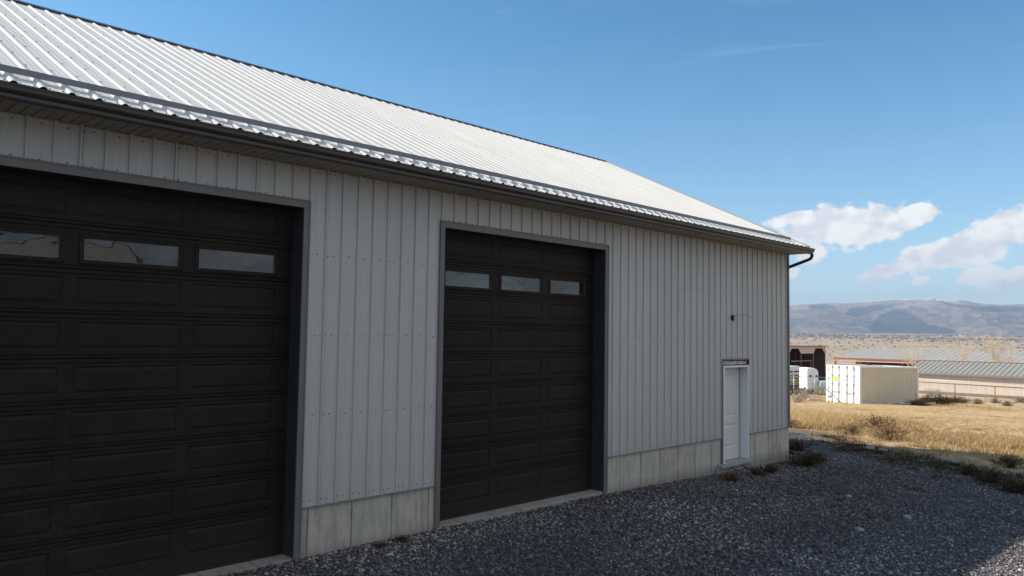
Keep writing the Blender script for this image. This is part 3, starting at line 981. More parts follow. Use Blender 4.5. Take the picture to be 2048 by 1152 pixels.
def tone_mat(name, stops, rough=.9, spec=.2, trans=0.):
    M = bpy.data.materials.new(name); M.use_nodes = True
    N = NT(M.node_tree); L = M.node_tree.links; B = M.node_tree.nodes['Principled BSDF']
    a = N.n('ShaderNodeAttribute', attribute_name='tone').outputs['Fac']
    cr = N.n('ShaderNodeValToRGB'); L.new(a, cr.inputs[0])
    e = cr.color_ramp.elements
    e[0].position, e[0].color = stops[0][0], (*stops[0][1], 1)
    e[1].position, e[1].color = stops[-1][0], (*stops[-1][1], 1)
    for p, c_ in stops[1:-1]:
        q = e.new(p); q.color = (*c_, 1)
    L.new(cr.outputs[0], B.inputs['Base Color'])
    B.inputs['Roughness'].default_value = rough; B.inputs['Specular IOR Level'].default_value = spec
    if trans:
        out = M.node_tree.nodes['Material Output']
        T = N.n('ShaderNodeBsdfTranslucent'); L.new(cr.outputs[0], T.inputs[0])
        X = N.n('ShaderNodeMixShader', ins={0: trans}); L.new(B.outputs[0], X.inputs[1]); L.new(T.outputs[0], X.inputs[2])
        L.new(X.outputs[0], out.inputs['Surface'])
    return M


PH = (1 + 5 ** .5) / 2
ICO = np.array([(-1, PH, 0), (1, PH, 0), (-1, -PH, 0), (1, -PH, 0), (0, -1, PH), (0, 1, PH), (0, -1, -PH), (0, 1, -PH), (PH, 0, -1), (PH, 0, 1), (-PH, 0, -1), (-PH, 0, 1)], float) / math.hypot(1, PH)
ICF = np.array([(0, 11, 5), (0, 5, 1), (0, 1, 7), (0, 7, 10), (0, 10, 11), (1, 5, 9), (5, 11, 4), (11, 10, 2), (10, 7, 6), (7, 1, 8), (3, 9, 4), (3, 4, 2), (3, 2, 6), (3, 6, 8), (3, 8, 9), (4, 9, 5), (2, 4, 11), (6, 2, 10), (8, 6, 7), (9, 8, 1)])


def rand_rot(n):
    q = npr.normal(size=(n, 4)); q /= np.linalg.norm(q, axis=1)[:, None]
    w, x, y, z = q.T
    return np.stack([1 - 2 * (y * y + z * z), 2 * (x * y - z * w), 2 * (x * z + y * w), 2 * (x * y + z * w), 1 - 2 * (x * x + z * z), 2 * (y * z - x * w), 2 * (x * z - y * w), 2 * (y * z + x * w), 1 - 2 * (x * x + y * y)], -1).reshape(n, 3, 3)


def sector(n, r0, r1, a0, a1):
    r = np.sqrt(npr.uniform(r0 * r0, r1 * r1, n)); a = np.radians(npr.uniform(a0, a1, n))
    return CAM[0] + r * np.cos(a), CAM[1] + r * np.sin(a), r


def stones(name, x, y, rad, mat_, tone=None):
    n = len(x)
    base = ICO[None] * (1 + npr.uniform(-.22, .22, (n, 12, 1)))
    base = base * (rad[:, None, None] * np.stack([npr.uniform(.9, 1.35, n), npr.uniform(.7, 1.05, n), npr.uniform(.5, .8, n)], -1)[:, None, :])
    tilt = rand_rot(n)
    # mostly lying flat: blend of random and level orientation
    a = npr.uniform(0, 2 * math.pi, n)
    c, s_ = np.cos(a), np.sin(a)
    lev = np.zeros((n, 3, 3)); lev[:, 0, 0] = c; lev[:, 0, 1] = -s_; lev[:, 1, 0] = s_; lev[:, 1, 1] = c; lev[:, 2, 2] = 1
    pick = npr.random(n) < .55
    Rm = np.where(pick[:, None, None], lev, tilt)
    V = np.einsum('nij,nkj->nki', Rm, base)
    V += np.stack([x, y, gz(x, y) + rad * npr.uniform(.05, .55, n)], -1)[:, None, :]
    F = (ICF[None] + (np.arange(n) * 12)[:, None, None]).reshape(-1, 3)
    if tone is None: tone = npr.random(n)
    return mesh_np(name, V.reshape(-1, 3), F, mat_, {'tone': np.repeat(tone, 12)}, smooth=True)


def outside_house(x, y):
    return ~((x > XL) & (x < XR) & (y > .004) & (y < BY))


area = .5 * R(92) * (22 ** 2 - 2.0 ** 2)
n = int(area * 900)
x, y, r = sector(n, 2.0, 22, -6, 86)
keep = outside_house(x, y) & (npr.random(n) < gravel_mask(x, y) ** 1.3 * np.clip((r - 0) / 1, 0, 1)) & (npr.random(n) < np.where(r > 12, .75, 1))
keep &= ~((y > -.12) & (npr.random(n) < .3))
x, y, r = x[keep], y[keep], r[keep]
trk = sum(np.exp(-((y - (y0 - .02 * (x - 3) ** 2 * .12)) / .28) ** 2) for y0 in (-2.6, -4.3)) * np.clip((x + 2) / 5, 0, 1)
# small stones among coarse ones; worn patches with finer stone
fine = np.clip(.5 + 1.8 * fbm(x / 2.2, y / 2.2, 3, 33) + np.clip((x - 6) / 9, 0, .4) * (y < -3.5) + .6 * trk, 0, 1)
rad = .0155 * np.exp(npr.normal(0, .30, len(x))) * (1.18 - .42 * fine)
xe = npr.uniform(-3.5, XR + .2, 2600); ye = -npr.random(2600) ** 2 * .16 - .012
dw = ((xe > 0.0) & (xe < 3.7)) | (xe < -2.1)
ke = ~dw | (npr.random(2600) < .25)
xe, ye = xe[ke], ye[ke]
ke = npr.random(len(xe)) < np.clip(.5 + 3 * fbm(xe / .5, ye * 0, 2, 19), .1, 1)
xe, ye = xe[ke], ye[ke]
x = np.concatenate([x, xe]); y = np.concatenate([y, ye]); trk = np.concatenate([trk, np.zeros(len(xe))]); rad = np.concatenate([rad, .019 * np.exp(npr.normal(0, .3, len(xe)))])
M_stone = tone_mat('gravel_stone', [(0, (.056, .049, .053)), (.35, (.106, .094, .101)), (.7, (.170, .153, .156)), (.93, (.27, .248, .238)), (1, (.40, .37, .34))], .8, .3)
tone = np.clip(npr.random(len(x)) ** 1.1 + .35 * fbm(x / 1.2, y / 1.2, 2, 8) + .5 * fbm(x / 4, y / 2, 2, 18) + .10 * trk, 0, 1)
gs = stones('gravel', x, y, rad, M_stone, tone)
tag(gs, 'loose blue-grey crushed stone covering the yard in front of the doors', 'gravel', kind='stuff')

# a few larger cobbles
M_rock = mat('rock', (.27, .26, .25), .85, vary=.25, vscale=9, bump=.6, bscale=25)
M_palerock = mat('pale_rock', (.56, .50, .43), .9, vary=.15, vscale=3, bump=.6, bscale=10)


def rock_mesh(seed, sub=2):
    import bmesh
    bm = bmesh.new(); bmesh.ops.create_icosphere(bm, subdivisions=sub, radius=1)
    for v in bm.verts:
        p = v.co * 1.3
        k = float(fbm(np.array([p.x + seed * 3.1]), np.array([p.y + p.z * 1.7 + seed]), 3, seed)[0])
        v.co *= 1 + .75 * k
        v.co.z = max(v.co.z, -.55) * .72
    me = bpy.data.meshes.new('rock'); bm.to_mesh(me); bm.free()
    for p in me.polygons: p.use_smooth = True
    return me


rocks = [(1815, 1037, .065, 'pale round cobble alone in the middle of the shaded gravel'), (1718, 1062, .06, 'flat grey cobble in the gravel left of the pale round one'),
         (1697, 995, .05, 'small flat cobble in the gravel below the corner weeds'),
         (1740, 900, .13, 'pale rock at the edge of the gravel nearest the tall grass'), (1765, 903, .10, 'second pale rock at the gravel edge, right of the first'),
         (1910, 927, .13, 'long grey rock in the shaded weeds at the gravel edge'), (1932, 933, .09, 'small grey rock right of the long one in the shaded weeds'),
         (2030, 882, .0, '')]
for i, (px, py, r_, lb) in enumerate(rocks):
    if not lb: continue
    p = hitg(px, py)
    me = rock_mesh(i + 1); me.materials.append(M_rock)
    o = bpy.data.objects.new('rock', me); COL.objects.link(o); o.location = (p[0], p[1], p[2] + r_ * .25)
    o.scale = (r_ * 1.2, r_ * 1.0, r_ * .9); o.rotation_euler.z = i * 1.3
    tag(o, lb, 'rock', 'loose rocks lying in the yard')


def blades(name, x, y, n_per, h, mat_, spread=.08, w=.006, lean=.35, wind=(0, 0), tone_c=None, seg=2, droop=.25):
    """tufts of tapering bent blades at points x, y"""
    n = len(x)
    X = np.repeat(x, n_per); Y = np.repeat(y, n_per); H = np.repeat(h, n_per) * npr.uniform(.45, 1.1, n * n_per)
    N_ = len(X)
    a = npr.uniform(0, 2 * math.pi, N_); rr_ = np.sqrt(npr.random(N_)) * spread
    bx = X + rr_ * np.cos(a); by = Y + rr_ * np.sin(a); bz = gz(bx, by) - .01
    ln = npr.uniform(.1, 1, N_) * lean
    dx = np.cos(a) * ln + wind[0] + npr.normal(0, .08, N_); dy = np.sin(a) * ln + wind[1] + npr.normal(0, .08, N_)
    ta = npr.uniform(0, math.pi, N_); wx = np.cos(ta) * w; wy = np.sin(ta) * w
    V = []
    for k in range(seg + 1):
        t_ = k / seg
        cx = bx + dx * H * t_ ** 1.6; cy = by + dy * H * t_ ** 1.6; cz = bz + H * (t_ - droop * t_ * t_)
        ww = (1 - t_) ** .7
        if k < seg:
            V.append(np.stack([cx - wx * ww, cy - wy * ww, cz], -1)); V.append(np.stack([cx + wx * ww, cy + wy * ww, cz], -1))
        else: V.append(np.stack([cx, cy, cz], -1))
    V = np.stack(V, 1); nv_ = V.shape[1]
    fl_ = []
    for k in range(seg - 1):
        b_ = 2 * k; fl_ += [(b_, b_ + 1, b_ + 3), (b_, b_ + 3, b_ + 2)]
    b_ = 2 * (seg - 1); fl_.append((b_, b_ + 1, b_ + 2))
    F = (np.array(fl_)[None] + (np.arange(N_) * nv_)[:, None, None]).reshape(-1, 3)
    tn = npr.random(n) * .6 if tone_c is None else tone_c
    tn = np.clip(np.repeat(tn, n_per) + npr.uniform(-.2, .3, N_), 0, 1)
    return mesh_np(name, V.reshape(-1, 3), F, mat_, {'tone': np.repeat(tn, nv_)})


M_grass = tone_mat('dry_grass', [(0, (.24, .155, .07)), (.35, (.50, .345, .165)), (.75, (.68, .51, .27)), (1, (.80, .66, .42))], .7, .2, .25)
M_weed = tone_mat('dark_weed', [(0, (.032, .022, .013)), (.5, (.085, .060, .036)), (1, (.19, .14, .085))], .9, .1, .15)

# container footprint, kept free of grass
CP = at(1719.6, 811.5, 48.2)[:2]
CANG = math.atan2(-.258, .966)
cax = np.array([math.cos(CANG), math.sin(CANG)]); cay = np.array([-math.sin(CANG), math.cos(CANG)])


def in_container(x, y):
    a = (x - CP[0]) * cax[0] + (y - CP[1]) * cax[1]; b = (x - CP[0]) * cay[0] + (y - CP[1]) * cay[1]
    return (a > -.1) & (a < 6.3) & (b > -.1) & (b < 2.6)


x, y, r = sector(26000, 15, 60, -4, 36)
dens = np.clip(.55 + 1.5 * fbm(x / 3.5, y / 3.5, 3, 51), .05, 1) * np.clip((x - np.interp(y, GB[::-1, 1], GB[::-1, 0]) - 1.6) / .9, .06, 1) * (1 - gravel_mask(x, y)) * (1 - .9 * sand_mask(x, y))
keep = (npr.random(len(x)) < dens) & outside_house(x, y) & ~in_container(x, y)
x, y, r = x[keep], y[keep], r[keep]
h = (.10 + .16 * np.clip(.5 + 2 * fbm(x / 2.5, y / 2.5, 2, 55), 0, 1)) * np.interp(r, [20, 34, 42], [1, .75, .4])
# dry ground just beyond the gravel stays low
tn = np.clip(.30 + 1.3 * fbm(x / 4, y / 4, 3, 57), 0, .7)
g1 = blades('grass', x, y, 16, h, M_grass, .13, .006, .6, (.15, -.05), tn)
tag(g1, 'short dry golden grass covering the sunlit field', 'grass', kind='stuff')
x, y, r = sector(16000, 60, 125, 4, 34)
keep = (npr.random(len(x)) < np.clip(.25 + 2.4 * fbm(x / 6, y / 6, 3, 52), 0, 1) * (1 - .93 * sand_mask(x, y)))
x, y = x[keep], y[keep]
g2 = blades('far_grass', x, y, 10, .12 + .2 * npr.random(len(x)), M_grass, .3, .012, .5, (.1, 0), None)
tag(g2, 'sparse pale grass and weeds beyond the shipping container', 'grass', kind='stuff')

# tall tan grass belt behind the shadow edge
ctr = [(1600, 840, 1.8), (1640, 850, 2.2), (1690, 852, 2.2), (1735, 858, 2.0), (1780, 868, 1.2)]
xs_, ys_, hs_, ts_ = [], [], [], []
for (px, py, rad_) in ctr:
    p = hitg(px, py)
    n_ = int(260 * rad_ ** 2)
    a = npr.uniform(0, 2 * math.pi, n_); q = np.sqrt(npr.random(n_)) * rad_
    xs_.append(p[0] + q * np.cos(a) * 1.5); ys_.append(p[1] + q * np.sin(a)); hs_.append((.55 + .25 * npr.random(n_)) * (1 - (q / rad_) ** 3 * .5) * (1 if px < 1760 else .7))
    ts_.append(np.full(n_, .5 if px < 1720 else .3) + npr.uniform(-.2, .2, n_))
x, y, h, tn = map(np.concatenate, (xs_, ys_, hs_, ts_))
k = outside_house(x, y); x, y, h, tn = x[k], y[k], h[k], tn[k]
g3 = blades('tall_grass', x, y, 15, h, M_grass, .10, .006, .4, (.12, -.18), tn, 3, .2)
tag(g3, 'tall golden bunch grass behind the edge of the building shadow', 'grass', kind='stuff')
# middle belt right of it, lower
xs_, ys_ = [], []
for px in range(1800, 2100, 12):
    p = hitg(px, 872 + (px - 1800) * .085)
    n_ = 46
    xs_.append(p[0] + npr.normal(0, 1.1, n_)); ys_.append(p[1] + npr.normal(0, .8, n_))
x, y = np.concatenate(xs_), np.concatenate(ys_)
g4 = blades('weed_belt', x, y, 18, .22 + .16 * npr.random(len(x)), M_grass, .14, .006, .6, (.1, -.1), np.clip(npr.normal(.22, .2, len(x)), 0, 1))
tag(g4, 'low tan and brown weeds along the sunlit side of the shadow edge', 'weeds', kind='stuff')
# dark weeds in the shade between gravel and field
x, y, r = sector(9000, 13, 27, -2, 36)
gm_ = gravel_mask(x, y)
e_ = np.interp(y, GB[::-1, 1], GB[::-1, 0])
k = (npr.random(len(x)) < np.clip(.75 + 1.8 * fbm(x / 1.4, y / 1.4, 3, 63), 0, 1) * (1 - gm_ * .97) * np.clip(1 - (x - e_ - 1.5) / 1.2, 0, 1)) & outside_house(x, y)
x, y = x[k], y[k]
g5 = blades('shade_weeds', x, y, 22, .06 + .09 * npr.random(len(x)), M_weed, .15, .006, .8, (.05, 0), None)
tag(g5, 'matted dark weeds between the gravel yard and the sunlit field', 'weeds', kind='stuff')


# bushes: twiggy clumps, one object each
def bush_mesh(name, seed, twigs, r_, h_, leaf, mat_, tone_mid):
    g = np.random.default_rng(seed)
    V = []; F = []; T = []
    def quad(p, d, w_, l_, tn_):
        d = d / (np.linalg.norm(d) + 1e-9); s_ = np.cross(d, g.normal(size=3)); s_ = s_ / (np.linalg.norm(s_) + 1e-9) * w_
        b = len(V); V.extend([p - s_, p + s_, p + d * l_ + s_ * .3, p + d * l_ - s_ * .3]); F.extend([(b, b + 1, b + 2), (b, b + 2, b + 3)]); T.extend([tn_] * 4)
    for i in range(twigs):
        a = g.uniform(0, 2 * math.pi); el = g.uniform(.15, 1.5)
        d = np.array([math.cos(a) * math.cos(el), math.sin(a) * math.cos(el), math.sin(el)])
        p = np.array([g.normal(0, r_ * .15), g.normal(0, r_ * .15), 0.])
        L_ = g.uniform(.6, 1.) * (r_ * math.cos(el) + h_ * math.sin(el)) / 3
        tn_ = np.clip(g.normal(tone_mid, .15), 0, 1)
        for k_ in range(3):
            quad(p, d, .005, L_, tn_ * .7)
            for q in range(leaf):
                pp_ = p + d * L_ * g.random() + g.normal(0, r_ * .05, 3)
                quad(pp_, d + g.normal(0, .7, 3), g.uniform(.006, .012), r_ * g.uniform(.06, .14), np.clip(tn_ + g.uniform(-.15, .3), 0, 1))
            p = p + d * L_; d = d + g.normal(0, .35, 3); d[2] -= .1; d /= np.linalg.norm(d)
    V = np.array(V); V[:, 2] = np.maximum(V[:, 2], -.02)
    o = mesh_np(name, V, np.array(F), mat_, {'tone': np.array(T)})
    return o


M_sage = tone_mat('sage', [(0, (.17, .13, .09)), (.5, (.38, .33, .25)), (1, (.60, .54, .44))], .9, .1, .2)
M_brownweed = tone_mat('brown_weed', [(0, (.13, .08, .045)), (.5, (.27, .175, .10)), (1, (.45, .33, .20))], .9, .1, .2)
sage_p = [bush_mesh('sagebrush', 100 + i, 60, .75, .85, 9, M_sage, .5) for i in range(2)]
brown_p = bush_mesh('weed_bush', 120, 70, .35, .34, 8, M_brownweed, .4)
dark_p = bush_mesh('weed_bush', 130, 90, .5, .42, 9, M_weed, .35)
dark_p2 = bush_mesh('weed_bush', 140, 110, .42, .36, 9, M_weed, .25)
used = set()


def put(proto, px, py, sc, label, cat, group, sz=1., pos=None):
    p = hitg(px, py) if pos is None else pos
    o = proto if proto.name not in used else proto.copy()
    if proto.name in used: COL.objects.link(o)
    used.add(o.name)
    o.location = (float(p[0]), float(p[1]), float(p[2])); o.scale = (sc, sc, sc * sz); o.rotation_euler.z = px * .37
    tag(o, label, cat, group); return o


SG = 'sagebrush round the fence line'
for i, (px, py, sc, lb) in enumerate([(1607, 797, 1.0, 'pale sagebrush clump between the first two fence posts'), (1640, 790, 1.5, 'big pale sagebrush against the left side of the container'),
                                      (1622, 788, 1.6, 'tall tan sagebrush below the white trailer'), (1597, 786, 1.3, 'grey sagebrush nearest the grey building corner'),
                                      (1860, 793, 1.3, 'pale sagebrush just right of the container'), (1877, 792, 1.2, 'second pale sagebrush right of the container'),
                                      (1848, 788, .9, 'small pale sagebrush touching the container corner'), (1595, 805, .8, 'low grey bush at the foot of the first fence post')]):
    put(sage_p[i % 2], px, py, sc, lb, 'bush', SG)
DK = 'dark bushes standing in for the container shadow'  # dark weeds added to stand in for the container's cast shadow
for px, py, sc, lb in [(1856, 806, 2.3, 'dark bush standing in for shadow against the right end of the container'), (1880, 808, 2.6, 'wide dark bush standing in for the far end of the container shadow'), (1903, 807, 2.4, 'dark bush standing in for container shadow, right of the wide one'), (1838, 811, 1.8, 'dark bush standing in for shadow in front of the right end of the container')]:
    put(dark_p2, px, py, sc, lb, 'bush', DK, .55)
BG = 'brown weed bushes in the dry field'
for px, py, sc, lb in [(1587, 856, 1.1, 'small brown bush at the building corner above the shadow'), (1757, 868, 2.2, 'brown bush at the right end of the tall grass, taller of two'),
                       (1778, 880, 1.6, 'brown bush right of the taller one at the end of the tall grass'), (1700, 870, 1.3, 'brown bush half buried in the tall grass'),
                       (1925, 806, 1.8, 'brown bush below the middle of the pipe fence'), (1955, 808, 1.5, 'brown bush left of the right fence post'),
                       (1990, 806, 1.6, 'brown bush right of the right fence post'), (2015, 812, 1.4, 'brown bush near the right edge of the field'), (2040, 806, 2.2, 'largest brown bush, at the right edge of the field'),
                       (1830, 872, 1.0, 'low brown bush in the belt of weeds')]:
    put(brown_p, px, py, sc, lb, 'bush', BG, .8)
DG = 'dark weeds in the shade of the building'
for px, py, sc, lb in [(1612, 932, .85, 'dark tumbleweed beside the building corner, largest of the shaded weeds'), (1592, 902, .85, 'dark weed hard against the building corner'), (1632, 924, .65, 'dark weed on the gravel right of the corner tumbleweed'),
                       (1540, 945, .5, 'dark weed on the gravel below the corner of the foundation'), (1515, 950, .4, 'small dark weed right of the white door sill'), (1462, 962, .45, 'sprawling dark weed below the white door sill'),
                       (1940, 950, .7, 'dark weed clump at the far gravel edge, left one'), (1985, 965, .75, 'dark weed clump at the far gravel edge, middle one'), (2030, 985, .8, 'dark weed clump at the right edge of the photo'), (2015, 935, .8, 'dark weed clump right under the shadow edge'),
                       (803, 1083, .22, 'tiny brown weed at the foundation between the garage doors'), (762, 1095, .16, 'tiniest brown weed at the foundation between the garage doors')]:
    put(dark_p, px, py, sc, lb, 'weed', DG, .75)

# rods left lying below the walk door
rb = MB()
rb.tube([hitg(1462, 945) + [0, 0, .10], hitg(1508, 962) + [0, 0, .05]], .008, 6)
o = rb.build('steel_rod', M_dark); tag(o, 'thin dark rod lying on the gravel under the white door sill, upper one', 'rod', 'rods below the white door')
rb = MB()
rb.tube([hitg(1480, 940) + [0, 0, .11], hitg(1525, 955) + [0, 0, .05]], .008, 6)
o = rb.build('steel_rod', M_dark); tag(o, 'thin dark rod lying right of the other under the white door sill', 'rod', 'rods below the white door')

# ------------------------------------------------------------------ shipping container
L_, W_, H_ = 6.15, 2.46, 2.48
cz = float(gz(CP[0] + 3, CP[1])) - .03
ct = empty('shipping_container', (CP[0], CP[1], cz), CANG)
ct.rotation_euler.y = R(1.2)
tag(ct, 'cream steel shipping container with locked end doors standing in dry grass', 'container')
# local: x along the long side, y away, z up; door end at x=0
cb = MB()


def corr(mb, x0, x1, z0, z1, yv, sgn, pitch=.278, dep=.036):
    pts = []; x = x0
    while x < x1:
        pts += [(x, 0), (x + pitch * .26, 0), (x + pitch * .5, dep), (x + pitch * .76, dep)]; x += pitch
    pts = [p for p in pts if p[0] < x1] + [(x1, 0)]
    v = [(p[0], yv + sgn * p[1], z0) for p in pts] + [(p[0], yv + sgn * p[1], z1) for p in pts]; n_ = len(pts)
    mb.add(v, [(i, i + 1, n_ + i + 1, n_ + i) for i in range(n_ - 1)])


corr(cb, .16, L_ - .16, .16, H_ - .11, .03, 1)
corr(cb, .16, L_ - .16, .16, H_ - .11, W_ - .03, -1)
v0 = len(cb.v)
cb.add([(.1, .05, H_ - .03), (L_ - .1, .05, H_ - .03), (L_ - .1, W_ - .05, H_ - .03), (.1, W_ - .05, H_ - .03)], [(0, 1, 2, 3)])
cb.add([(L_ - .04, .1, .1), (L_ - .04, W_ - .1, .1), (L_ - .04, W_ - .1, H_ - .1), (L_ - .04, .1, H_ - .1)], [(0, 1, 2, 3)])
cb.add([(.12, .06, .14), (L_ - .05, .06, .14), (L_ - .05, W_ - .06, .14), (.12, W_ - .06, .14)], [(0, 3, 2, 1)])
cb.build('body', M_cont, ct)
fr = MB()
for y_ in (0, W_ - .10):
    fr.box((.16, y_ + .0, 0), (L_ - .16, y_ + .10, .155)); fr.box((.16, y_ + (.0 if y_ == 0 else .04), H_ - .105), (L_ - .16, y_ + (.06 if y_ == 0 else .10), H_ - .005))
for x_ in (0, L_ - .16):
    for y_ in (0, W_ - .16):
        fr.box((x_, y_, 0), (x_ + .16, y_ + .16, H_))
    fr.box((x_ + .02, .16, .0), (x_ + .14, W_ - .16, .13)); fr.box((x_ + .02, .16, H_ - .11), (x_ + .14, W_ - .16, H_ - .01))
fr.build('frame', M_white, ct, bevel=.006)
for x_ in (.0, L_ - .18):
    for y_ in (-.006, W_ - .156):
        for z_ in (-.004, H_ - .114):
            q = MB(); q.box((x_ - .006, y_, z_), (x_ + .186, y_ + .162, z_ + .118)); q.box((x_ - .0075, y_ + .05, z_ + .035), (x_ - .0062, y_ + .11, z_ + .085), 1)
            q.build('corner_casting', [M_white, M_dark], ct)
for i, (y0, y1) in enumerate(((.165, W_ / 2 - .012), (W_ / 2 + .012, W_ - .165))):
    d = MB()
    d.box((.03, y0, .135), (.065, y1, H_ - .115))
    for z_ in (.62, 1.14, 1.66):      # pressed ribs
        d.box((.022, y0 + .06, z_), (.0295, y1 - .06, z_ + .03))
    d.box((.018, y0, .135), (.0295, y0 + .03, H_ - .115)); d.box((.018, y1 - .03, .135), (.0295, y1, H_ - .115))
    dr = d.build('end_door', M_white, ct)
    for fy in (.27, .73):
        yy = y0 + (y1 - y0) * fy
        b = MB(); b.tube([(-.012, yy, .02), (-.012, yy, H_ - .02)], .019, 8)
        for z_ in (.10, .75, 1.25, 1.80, H_ - .15): b.box((-.036, yy - .05, z_), (.017, yy + .05, z_ + .06))
        b.build('locking_bar', M_steel, dr)
        h_ = MB(); h_.box((-.045, yy - (.36 if fy > .5 else 0), .70 + .05 * i), (-.037, yy + (0 if fy > .5 else .36), .735 + .05 * i)); h_.build('bar_handle', M_steel, dr)
    for z_ in (.35, .95, 1.55, 2.1):
        yy = .165 if i == 0 else W_ - .165
        b = MB(); b.box((.0, yy - .05, z_), (.0175, yy + .05, z_ + .09)); b.build('hinge', M_steel, dr)
lb_ = MB(); lb_.box((-.002, 1.66, 1.45), (.0135, 1.90, 1.78))
for z_ in (1.51, 1.58, 1.65, 1.71): lb_.box((-.0035, 1.69, z_), (-.0022, 1.87 - (.04 if z_ < 1.6 else 0), z_ + .02), 1)
lb_.build('yellow_placard', [M_yellow, M_text], ct)
lb_ = MB(); lb_.box((.012, 2.10, 1.56), (.0285, 2.17, 1.66)); lb_.build('green_sticker', M_lime, ct)
lb_ = MB(); lb_.box((.014, 2.05, .34), (.0285, 2.26, .52)); lb_.build('data_plate', M_steel, ct)
lb_ = MB()      # small rows of print on the right door
for k_, (z_, a, b) in enumerate(((2.22, .30, .62), (2.14, .30, .46), (1.80, .92, 1.10), (1.72, .92, 1.14), (1.64, .92, 1.06), (1.50, .92, 1.12))):
    y_ = a
    while y_ < b:
        w_ = rnd.uniform(.018, .03); lb_.box((.0205, y_, z_), (.0215, y_ + w_ * .7, z_ + .035)); y_ += w_ + .008
lb_.build('door_lettering', M_bar, ct)
lb_ = MB()
for z_ in (.50, .62, .70): lb_.box((L_ - .30, -.004, z_), (L_ - .24, .028, z_ + .05))
build_split(lb_, 'rust_mark', mat('rust', (.35, .15, .05), .9), ct)
fk = MB()
for x_ in (2.0, 3.7): fk.box((x_, -.0035, .03), (x_ + .36, -.0005, .13))
build_split(fk, 'fork_pocket', M_dark, ct)
for i, (x_, y_) in enumerate(((.05, .02), (L_ - .3, .02), (.05, W_ - .25), (L_ - .3, W_ - .25), (2.9, .02))):
    pass
bl = MB()
for (x_, y_) in ((.05, .1), (L_ - .35, .1), (.05, W_ - .35), (L_ - .35, W_ - .35), (2.85, .1)): bl.box((x_, y_, -.35), (x_ + .3, y_ + .25, -.006))
build_split(bl, 'support_block', M_brown, ct)
pl_ = MB()
a_ = at(1651.5, 777, 47.0); b_ = hitg(1684, 806); pl_.tube([a_, b_], .028, 8)
o = pl_.build('leaning_pole', M_steel); tag(o, 'thin grey pole slanting down across the container doors', 'pole')

# ------------------------------------------------------------------ chain-link fences (posts stand as their own things)
fx = hitg(1588, 801); FXY = np.array([fx[0], fx[1]])
gx = hitg(1893.8, 797); g2x = hitg(1971.6, 803)


def post(px_, h_, r_, name, label, group, arm=False, rot=0):
    z = float(gz(px_[0], px_[1]))
    e = empty(name, (px_[0], px_[1], z), rot)
    q = MB(); q.tube([(0, 0, -.15), (0, 0, h_)], r_, 10); q.build('pole', M_steel, e)
    if arm:
        q = MB(); q.tube([(0, 0, h_ - .02), (-.09, 0, h_ + .12), (-.15, 0, h_ + .34)], .016, 6); q.build('barb_arm', M_steel, e)
    else:
        q = MB(); q.tube([(0, 0, h_), (0, 0, h_ + .03), (0, 0, h_ + .05)], [r_ * 1.15, r_ * 1.15, r_ * .3], 10); q.build('cap', M_steel, e)
    return tag(e, label, 'fence post', group)


PG = 'posts of the chain-link fence'
hA = 1.70
pA = [FXY + np.array([-3.1, 0.0]), FXY, FXY + np.array([3.1, -.05]), FXY + np.array([6.2, -.1]), FXY + np.array([9.3, -.15]), FXY + np.array([12.4, -.2])]
for i, p in enumerate(pA[1:], 1):
    post(p, hA, .035 if i == 1 else .026, 'fence_post', ['', 'thick round fence post nearest the grey building corner', 'thin fence post between the building corner and the container', 'fence post just left of the container doors', 'fence post hidden behind the container doors', 'fence post behind the middle of the container'][i], PG)


def chain(p, q, z0, z1, name, label, top_r=.02, posts_z=None):
    p = np.asarray(p); q = np.asarray(q); Ld = float(np.hypot(*(q - p)))
    e = empty(name, (p[0], p[1], float(gz(p[0], p[1]))), math.atan2(q[1] - p[1], q[0] - p[0]))
    dz = float(gz(q[0], q[1])) - float(gz(p[0], p[1]))
    t_ = MB(); t_.tube([(0, 0, z1), (Ld, 0, z1 + dz)], top_r, 6); t_.build('top_rail', M_steel, e)
    m_ = MB(); st = .11; h_ = z1 - z0; n_ = int(Ld / st)
    for k_ in range(-int(h_ / st), n_ + 1):
        for sg_ in (1, -1):
            a = k_ * st; b = a + h_
            t0 = max(0, -a) / h_; t1 = min(1, (Ld - a) / h_)
            if t1 <= t0: continue
            za, zb_ = (z0 + h_ * t0, z0 + h_ * t1) if sg_ == 1 else (z1 - h_ * t0, z1 - h_ * t1)
            xa, xb_ = a + h_ * t0, a + h_ * t1
            w_ = .0018
            m_.add([(xa - w_, 0.001 * sg_, za + dz * xa / Ld), (xa + w_, 0.001 * sg_, za + dz * xa / Ld), (xb_ + w_, 0.001 * sg_, zb_ + dz * xb_ / Ld), (xb_ - w_, 0.001 * sg_, zb_ + dz * xb_ / Ld)], [(0, 1, 2, 3)])
    m_.build('wire_mesh', M_steel, e)
    return tag(e, label, 'fence')


